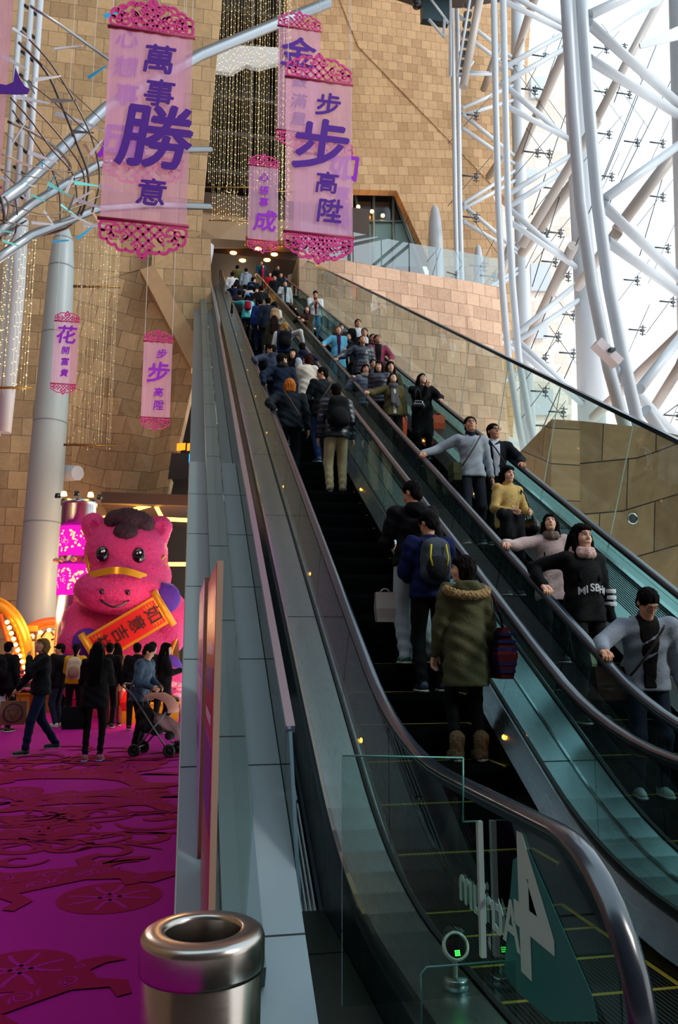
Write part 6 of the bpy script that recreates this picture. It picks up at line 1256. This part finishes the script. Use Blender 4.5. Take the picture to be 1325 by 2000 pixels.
m = MB(); rt = P['root']; s_ = P['s']
for k in range(70):
    a = rnd.uniform(-1.1, 1.1); z = rnd.uniform(.92, 1.36); rx, ry = .145+.018, .105+.020; c_ = V3(rx*math.sin(a), ry*math.cos(a)+.001, z)*s_; n_ = V3(math.sin(a), math.cos(a), 0); u_ = V3(n_[1], -n_[0], 0)
    m.add([c_+n_*.004+u_*.006*math.cos(j*math.pi/3)+V3(0, 0, .006*math.sin(j*math.pi/3)) for j in range(6)], [tuple(range(6))])
m.build('polka_dots', cloth('d8cca8'), rt)
t = placed('folded_coat', 'black padded coat carried over the arm of the turtleneck wearer', 'coat', P, (.13, .24, .90)); S = SDF(.014, .05); S.cone((-.12, 0, .08), (.12, .02, .10), .075).cone((-.08, .02, .05), (-.1, .03, -.22), .08, .10).cone((.08, .02, .05), (.06, .03, -.18), .08, .09); np_mesh('coat', [(*S.mesh(lambda X, Y, Z: .008*np.sin(X*50+Z*20)), 0)], cloth('0b0c10'), t)
t = placed('handbag', 'black handbag hanging from the turtleneck wearer\'s shoulder', 'bag', P, (-.24, .08, .86)); S = SDF(.013, .04); S.cone((-.03, -.06, 0), (-.03, .10, 0), .09, k=.03).cone((-.03, -.06, .08), (-.03, .10, .08), .06); np_mesh('bag', [(*S.mesh(), 0)], shiny('0b0b0d'), t); m = MB(); m.tube([(-.03, -.05, .1), (.08, -.02, .42), (.10, .02, .50), (.09, .10, .42), (.0, .12, .1)], .010, 6); m.build('strap', shiny('0b0b0d'), t)
P = D_('person in light grey pullover with olive shoulder bag, gazing up, hand on near rail', 918, 813, 1.66, yaw=178, top='8a929c', kind='sweater', hem=.88, glasses=True, hp=14, hy=-8, collar='101a28', ra=rail(XD, 873, 935), la='down', legs='161a22', strap=('3a3c28', -1, 1), hair='0c0807')
t = placed('messenger_bag', 'olive canvas messenger bag hanging from the grey pullover wearer', 'bag', P, (.25, .10, .80)); m = MB(); m.box((-.05, -.12, 0), (.05, .12, .22)); m.build('bag', cloth('34361f'), t); m = MB(); m.box((-.02, -.125, .08), (.056, .125, .225)); m.build('flap', cloth('3e4026'), t)
D_('person in black duffle coat and thick black glasses over white shirt, arm along far rail', 1003, 829, 1.66, yaw=172, top='0b0e16', kind='coat', hem=.74, inner=('b4b8c4', .05, .2), glasses='thick', hp=8, hy=18, la=rail(XR, 1080, 958), hood=True, legs='0c0f16', strap=('06070a', 1, 1))
P = D_('person in long black coat and hood-like hair with patent bag, hand on far rail', 827, 730, 1.54, yaw=172, sex='f', top='07070a', kind='coat', hem=.48, style='long', hair='060405', hp=20, hy=20, glasses=True, ra=(-.05, .2, 1.36), la=rail(XR, 872, 796), legs='08080a', wide=1.25)
t = placed('handbag', 'black patent handbag in front of the long black coat', 'bag', P, (.10, .20, 1.0)); S = SDF(.013, .03); S.cone((-.07, 0, 0), (.07, 0, 0), .06).cone((-.05, 0, .07), (.05, 0, .07), .045); np_mesh('bag', [(*S.mesh(), 0)], mat('patent', '0a0a0d', .15, 0, .8), t); m = MB(); m.tube([(-.06, 0, .1), (-.04, -.04, .3), (.0, -.06, .36), (.04, -.04, .3), (.06, 0, .1)], .008, 6); m.build('strap', MC['patent'], t)
P = D_('person in olive jacket with long grey scarf, looking up, hand on near rail', 767, 729, 1.54, yaw=180, sex='f', top='4e4628', kind='jacket', hem=.84, style='long', hair='140a08', scarf=('4c4c50', 'tail'), hp=25, ra=rail(XD, 726, 779), la='down', legs='0b0c0f', inner=('b0b0b0', .05))
P = D_('person in dark olive coat holding an orange carrier bag behind the grey scarf', 762, 706, 1.58, yaw=180, sex='f', top='34341c', kind='coat', hem=.70, style='long', hair='120908', la='bag', ra='down')
bag_at('carrier_bag', 'bright orange carrier bag held by the person in dark olive coat', 'bag', on_y(785, 790, P['L0'][1]-.1), 'e8501a', (.17, .50), .08, .4, mat('orange_paper', 'e04a14', .5))
bag_at('carrier_bag', 'orange bag beside the long black coat, seen through the far glass', 'bag', on_y(856, 806, P['L0'][1]), 'd84a20', (.22, .28), .05, .4, MC['orange_paper'])
D_('person with long wavy brown hair in dark navy jacket, head turned right', 741, 705, 1.54, yaw=165, sex='f', top='121828', kind='puffer', style='wavy', hair='20100c', hy=-20, hp=-4)
D_('person with reddish brown hair in grey-blue jacket with fur collar by the near rail', 714, 711, 1.52, yaw=180, sex='f', top='4a5464', kind='puffer', style='bob', hair='3a160c', scarf=('8a7c70', 'n'), hp=-5, ra=rail(XD, 690, 733))
D_('child whose face peeks out between the navy jackets', 729, 702, 1.36, yaw=180, top='3a3a3e', style='short')
D_('person in pink and grey zip jacket over black shirt with hand on far rail', 746, 654, 1.66, yaw=175, top='8c3c50', kind='jacket', inner=('08080a', .065), glasses=True, hp=18, hy=10, la=rail(XR, 784, 727), collar='6c6a74', legs='0e1018')
P = D_('person in shiny navy quilted jacket with blue straps, looking up, hand on near rail', 708, 655, 1.66, yaw=180, top='0f1a2a', kind='puffer', style='short', hair='140d0a', hp=25, ra=rail(XD, 667, 712), la='down', legs='0c0e14')
backpack(P, 'blue-strapped backpack worn by the person in shiny navy quilted jacket', '12406a')
D_('person in black scarf and coat with glasses, arms folded, beside the light blue coat', 680, 651, 1.48, yaw=180, top='08090c', kind='coat', scarf=('0b0b0e', 'n'), glasses=True, hp=20, la='crossed', ra='crossed')
D_('person in light blue coat over purple top with short blond-brown hair', 661, 637, 1.62, yaw=178, sex='f', top='5aa6c4', kind='coat', hem=.62, style='bob', hair='7a5038', inner=('3a1040', .05, .3), hp=12, ra=rail(XD, 643, 690), la='down', legs='3a7088')
D_('tall person in black jacket and white shirt at the back of the group', 706, 624, 1.68, yaw=180, top='0b0c10', inner=('c0c4cc', .07), glasses=True, hp=6)
D_('person with glasses in white shirt just in front of the tall one', 716, 641, 1.64, yaw=185, top='12141a', inner=('bcc2ca', .07), glasses=True, hp=8, hy=-20)
D_('person with glasses and dark curly hair between white shirt and pink jacket', 732, 652, 1.62, yaw=180, top='16120f', glasses=True, hp=14)
D_('person wearing a pale face mask behind the light blue coat', 667, 633, 1.40, yaw=180, top='10141c', mask='a4bcc8', hp=0)
D_('person in brown coat and long dark hair leaning on near rail, face up', 600, 599, 1.54, yaw=172, sex='f', top='3c2a16', kind='coat', hem=.6, style='long', hair='1a0c08', hp=32, ra=rail(XD, 583, 620), la='crossed', inner=('2a1020', .05))
D_('person in white and navy jacket over red shirt, head bowed over a phone', 618, 569, 1.68, yaw=180, top='b4b8ba', sleeve='c4c8ca', kind='jacket', inner=('5a0c12', .06), hp=-30, la='phone', ra='phone', legs='4a7894', shoe='c8ccd0', wide=1.15)
D_('person in pale grey jacket over dark green shirt holding papers', 557, 549, 1.64, yaw=180, top='9aa2a4', kind='coat', inner=('14282a', .06), ra='hold')
D_('person in black jacket with blue shoulders near the far rail at the top', 549, 533, 1.64, yaw=180, top='0b0f18', sleeve='12408a')
D_('person in black looking left of the blue shoulders', 537, 538, 1.58, yaw=180, top='0a0b0e', hy=-30)
D_('person in red and white striped top near the top of the downward escalator', 527, 532, 1.56, yaw=180, top='a01a28', sex='f', style='bob')
D_('person in dark coat at the head of the downward escalator', 543, 519, 1.66, yaw=180, top='0e0e12', kind='coat')
D_('person in dark jacket over bright pink top stepping on the downward escalator', 514, 517, 1.56, yaw=180, sex='f', top='1c2430', inner=('a81848', .07), style='long')
D_('person in teal jacket behind the pink top at the escalator head', 511, 510, 1.66, yaw=180, top='0f4a64')
# ---------------------------------------------------------------- people on the carpet
P = G_('person in black jacket and jeans walking left, hand on chin', 72, 1473, 1.66, yaw=112, top='0a1014', hem=.86, legs='0e1a36', shoe='08080a', sole='8a8a8a', hair='6a4c28', hp=18, hy=30, glasses=True, la='chin', ra=(.30, .28, .92), feet={1: (.09, -.26, .05), -1: (-.09, .22, 0)}, style='fringe')
t = bag_at('paper_bag', 'brown paper bag with circled triangle mark held by the walking person', 'bag', P['hv'][1], '6e4a30', (.36, .34), .10, .3, mat('kraft_paper', '7c5436', .7)); t.rotation_euler = (0, 0, .1)
m = MB(); ribbon(m, [(.13*math.cos(a), .13*math.sin(a)) for a in np.linspace(0, 2*math.pi, 25)[:-1]], .018, (0, -.074, .17), (1, 0, 0), (0, 0, 1), Vector((0, 1, 0)), .004, closed=True); ribbon(m, [(.09*math.cos(a), .09*math.sin(a)) for a in (-math.pi/2, math.pi/6, 5*math.pi/6)], .014, (0, -.074, .17), (1, 0, 0), (0, 0, 1), Vector((0, 1, 0)), .004, closed=True); m.build('printed_mark', BLK, t)
P = G_('person all in black with waist-long hair, back turned, in mid carpet', 180, 1487, 1.60, yaw=-4, sex='f', top='060709', kind='coat', hem=.74, style='long', hair='050405', legs='060608', shoe='8a4058', sole='8a9ab0', legw=.8, la='phone', ra='phone')
bag_at('handbag', 'large black tote bag at the left side of the long-haired person in black', 'bag', P['L0']+V3(-.28, .05, .82), '07070a', (.30, .30), .10, .4)
P = G_('person in yellow jacket with ponytail and cream rucksack, back turned', 141, 1421, 1.58, yaw=0, sex='f', top='c89a10', kind='jacket', hem=.88, style='pony', hair='070506', legs='08090c', la='phone', ra='phone')
backpack(P, 'cream canvas rucksack on the yellow jacket', 'b8a890', '8a6a58', 1.05)
P = G_('person in mottled blue jacket bending over a pushchair', 268, 1468, 1.58, yaw=-115, top='2c4054', kind='jacket', hem=.78, hair='141210', hp=-30, hy=10, lean=10, la='hold', ra='hold', legs='0c1018', mat_top=mat('mottled_blue', '2a4258', .8, var=.7, bscale=28))
G_('person in long black coat with long hair facing right near the planter', 318, 1432, 1.60, yaw=-85, sex='f', top='08080a', kind='coat', hem=.6, style='long', hair='060405', la='phone', ra='phone')
G_('person in dark coat behind the pushchair, back turned', 262, 1425, 1.60, yaw=0, top='0a0b10')
G_('person with white hood behind the mottled blue jacket', 292, 1424, 1.62, yaw=-20, top='1a1a20', collar='c8c0b8')
P = G_('person in dusty pink coat with red bag, mostly hidden behind the one in black', 222, 1418, 1.60, yaw=10, sex='f', top='a06a58', kind='coat', hem=.7, style='long', hair='0a0606', la='down', ra='bag', legs='7a3a40')
bag_at('gift_bag', 'red paper bag carried beside the dusty pink coat', 'bag', P['hv'][1], 'c81a14', (.24, .36), .10, .4, mat('red_paper', 'c8180f', .5))
G_('person in black jacket standing close behind the long-haired one in black', 208, 1422, 1.60, yaw=-5, top='0a0908')
G_('person in black cap and blue jeans with white shoes left of the yellow jacket', 110, 1420, 1.58, yaw=60, top='0c0c10', cap='08080a', legs='1a2438', shoe='b8b8b8', hy=40)
G_('person in dark clothes behind the black cap', 112, 1395, 1.60, yaw=10, top='0d0d12')
P = G_('person in black with black backpack at the far left edge', 6, 1430, 1.62, yaw=-30, top='08090b', legs='08090c', la='bag')
backpack(P, 'black backpack at the far left edge', '0a0a0c'); bag_at('shopping_bag', 'white shopping bag at the far left edge', 'bag', P['hv'][-1]+V3(.05, -.1, .1), 'b8bcc4', (.3, .4), .1, .4)
# pushchair
pc = on_z(303, 1475, 0); pt = thing('pushchair', 'folding pushchair with dusty pink canopy and grey frame on the carpet', 'pushchair', (pc[0], pc[1], 0), math.radians(-15))
FRM2 = mat('pushchair_frame', '5a5c60', .4, .7); m = MB(); m.tube([(-.45, -.2, .98), (-.30, -.2, .85), (.22, -.2, .12)], .013, 8); m.tube([(-.45, .2, .98), (-.30, .2, .85), (.22, .2, .12)], .013, 8); m.tube([(-.45, -.2, .98), (-.48, 0, 1.0), (-.45, .2, .98)], .015, 8); m.tube([(-.22, -.2, .10), (.20, -.2, .62)], .012, 8); m.tube([(-.22, .2, .10), (.20, .2, .62)], .012, 8); m.tube([(-.22, -.2, .12), (-.22, .2, .12)], .01, 6); m.tube([(.22, -.2, .14), (.22, .2, .14)], .01, 6); m.build('frame', FRM2, pt)
PK = cloth('a87468'); V = []; n = 9
for i in range(n):
    a = math.radians(-5+i*16); 
    for y in (-.22, -.12, 0, .12, .22): r = .34*(1-.25*(y/.22)**4); V.append((.02-.0+r*math.cos(a)*.9-.02, y, .62+r*math.sin(a)*.75*(1+.04*(i % 2))))
m = MB(); m.add(V, [(i*5+j, i*5+j+1, (i+1)*5+j+1, (i+1)*5+j) for i in range(n-1) for j in range(4)], 0, True); o = m.build('canopy', PK, pt); md = o.modifiers.new('s', 'SOLIDIFY'); md.thickness = .012
S = SDF(.02, .04); S.cone((-.12, -.12, .42), (-.12, .12, .42), .10).cone((.02, -.12, .36), (.02, .12, .36), .08).cone((.22, -.1, .28), (.22, .1, .28), .06).cone((-.17, 0, .55), (-.12, 0, .42), .14, .12); np_mesh('seat', [(*S.mesh(), 0)], cloth('141416'), pt)
S = SDF(.018, .05); S.cone((.05, 0, .48), (.32, .05, .34), .11, .09).cone((.32, .05, .34), (.38, .1, .22), .09, .06); np_mesh('blanket', [(*S.mesh(lambda X, Y, Z: .01*np.sin(X*40+Z*30)), 0)], cloth('8a6a70'), pt)
for x, y in ((-.24, -.22), (-.24, .22), (.26, -.22), (.26, .22)):
    m = MB(); m.lathe([(.05, -.018), (.085, -.018), (.09, 0), (.085, .018), (.05, .018), (.05, -.018)], n=18, M=Matrix.Translation((x, y, .09)) @ Matrix.Rotation(math.pi/2, 4, 'X')); m.lathe([(0, -.01), (.05, -.01), (.05, .01), (0, .01)], n=12, M=Matrix.Translation((x, y, .09)) @ Matrix.Rotation(math.pi/2, 4, 'X')); m.build('wheel', BLACK, pt)

# ---------------------------------------------------------------- tell look-alikes apart by their order
ORD = 'topmost,second,third,fourth,fifth,sixth,seventh,eighth,ninth,tenth,eleventh,twelfth,thirteenth,fourteenth,fifteenth,sixteenth,seventeenth,eighteenth,nineteenth,twentieth,twenty-first,twenty-second,twenty-third,twenty-fourth,twenty-fifth,twenty-sixth'.split(',')
bpy.context.view_layer.update()
def pxy(o): v = np.array(o.matrix_world.translation if o.matrix_world.translation.length > 0 or not o.data else sum((v.co for v in o.data.vertices), Vector())/len(o.data.vertices))-C0; d = v @ F; return 662.5+FPX*(v @ R)/d, 1000-FPX*(v @ U)/d
def order(objs, what, tail):
    objs = sorted(objs, key=lambda o: pxy(o)[1]); n = len(objs)
    for i, o in enumerate(objs):
        if i < len(ORD): o['label'] = what+', '+(ORD[i] if i == 0 else ('lowest' if i == n-1 else ORD[i]+' from the top'))+' '+tail
tops = [o for o in bpy.data.objects if o.parent is None]
for c_ in ('white', 'blue', 'teal', 'peach', 'grey'):
    order([o for o in tops if o.get('group') == c_+' shards in the hanging sculpture'], c_+' wedge-shaped shard', 'of the %s shards at upper left' % c_)
fs = [o for o in tops if o.get('group') == 'spider brackets of the glass wall']
order([o for o in fs if pxy(o)[0] < 1010], 'steel glass bracket', 'of those beside the far truss')
order([o for o in fs if 1010 <= pxy(o)[0] < 1125], 'steel glass bracket', 'of those between far and middle truss columns')
order([o for o in fs if 1125 <= pxy(o)[0] < 1245], 'steel glass bracket', 'of those just right of the nearest truss')
order([o for o in fs if 1245 <= pxy(o)[0]], 'steel glass bracket', 'of those along the right edge')
order([o for o in tops if o.get('group') == 'long cables across the glass wall' and pxy(o)[0] >= 1125], 'thin diagonal cable', 'of those right of the nearest truss')
order([o for o in tops if o.get('group') == 'long cables across the glass wall' and pxy(o)[0] < 1125], 'thin diagonal cable', 'of those left of the nearest truss')
wb = [o for o in tops if o.get('group') == 'diagonal tubes behind the trusses']
order([o for o in wb if pxy(o)[0] >= 1110], 'grey-brown diagonal tube', 'of those right of the middle truss column')
order([o for o in wb if pxy(o)[0] < 1110], 'grey-brown diagonal tube', 'of those left of the middle truss column')
order([o for o in tops if o.name.startswith('pendant_lamp')], 'warm glowing lamp', 'behind the angular window')
order([o for o in tops if o.name.startswith('downlight')], 'round warm downlight', 'above the escalator head')
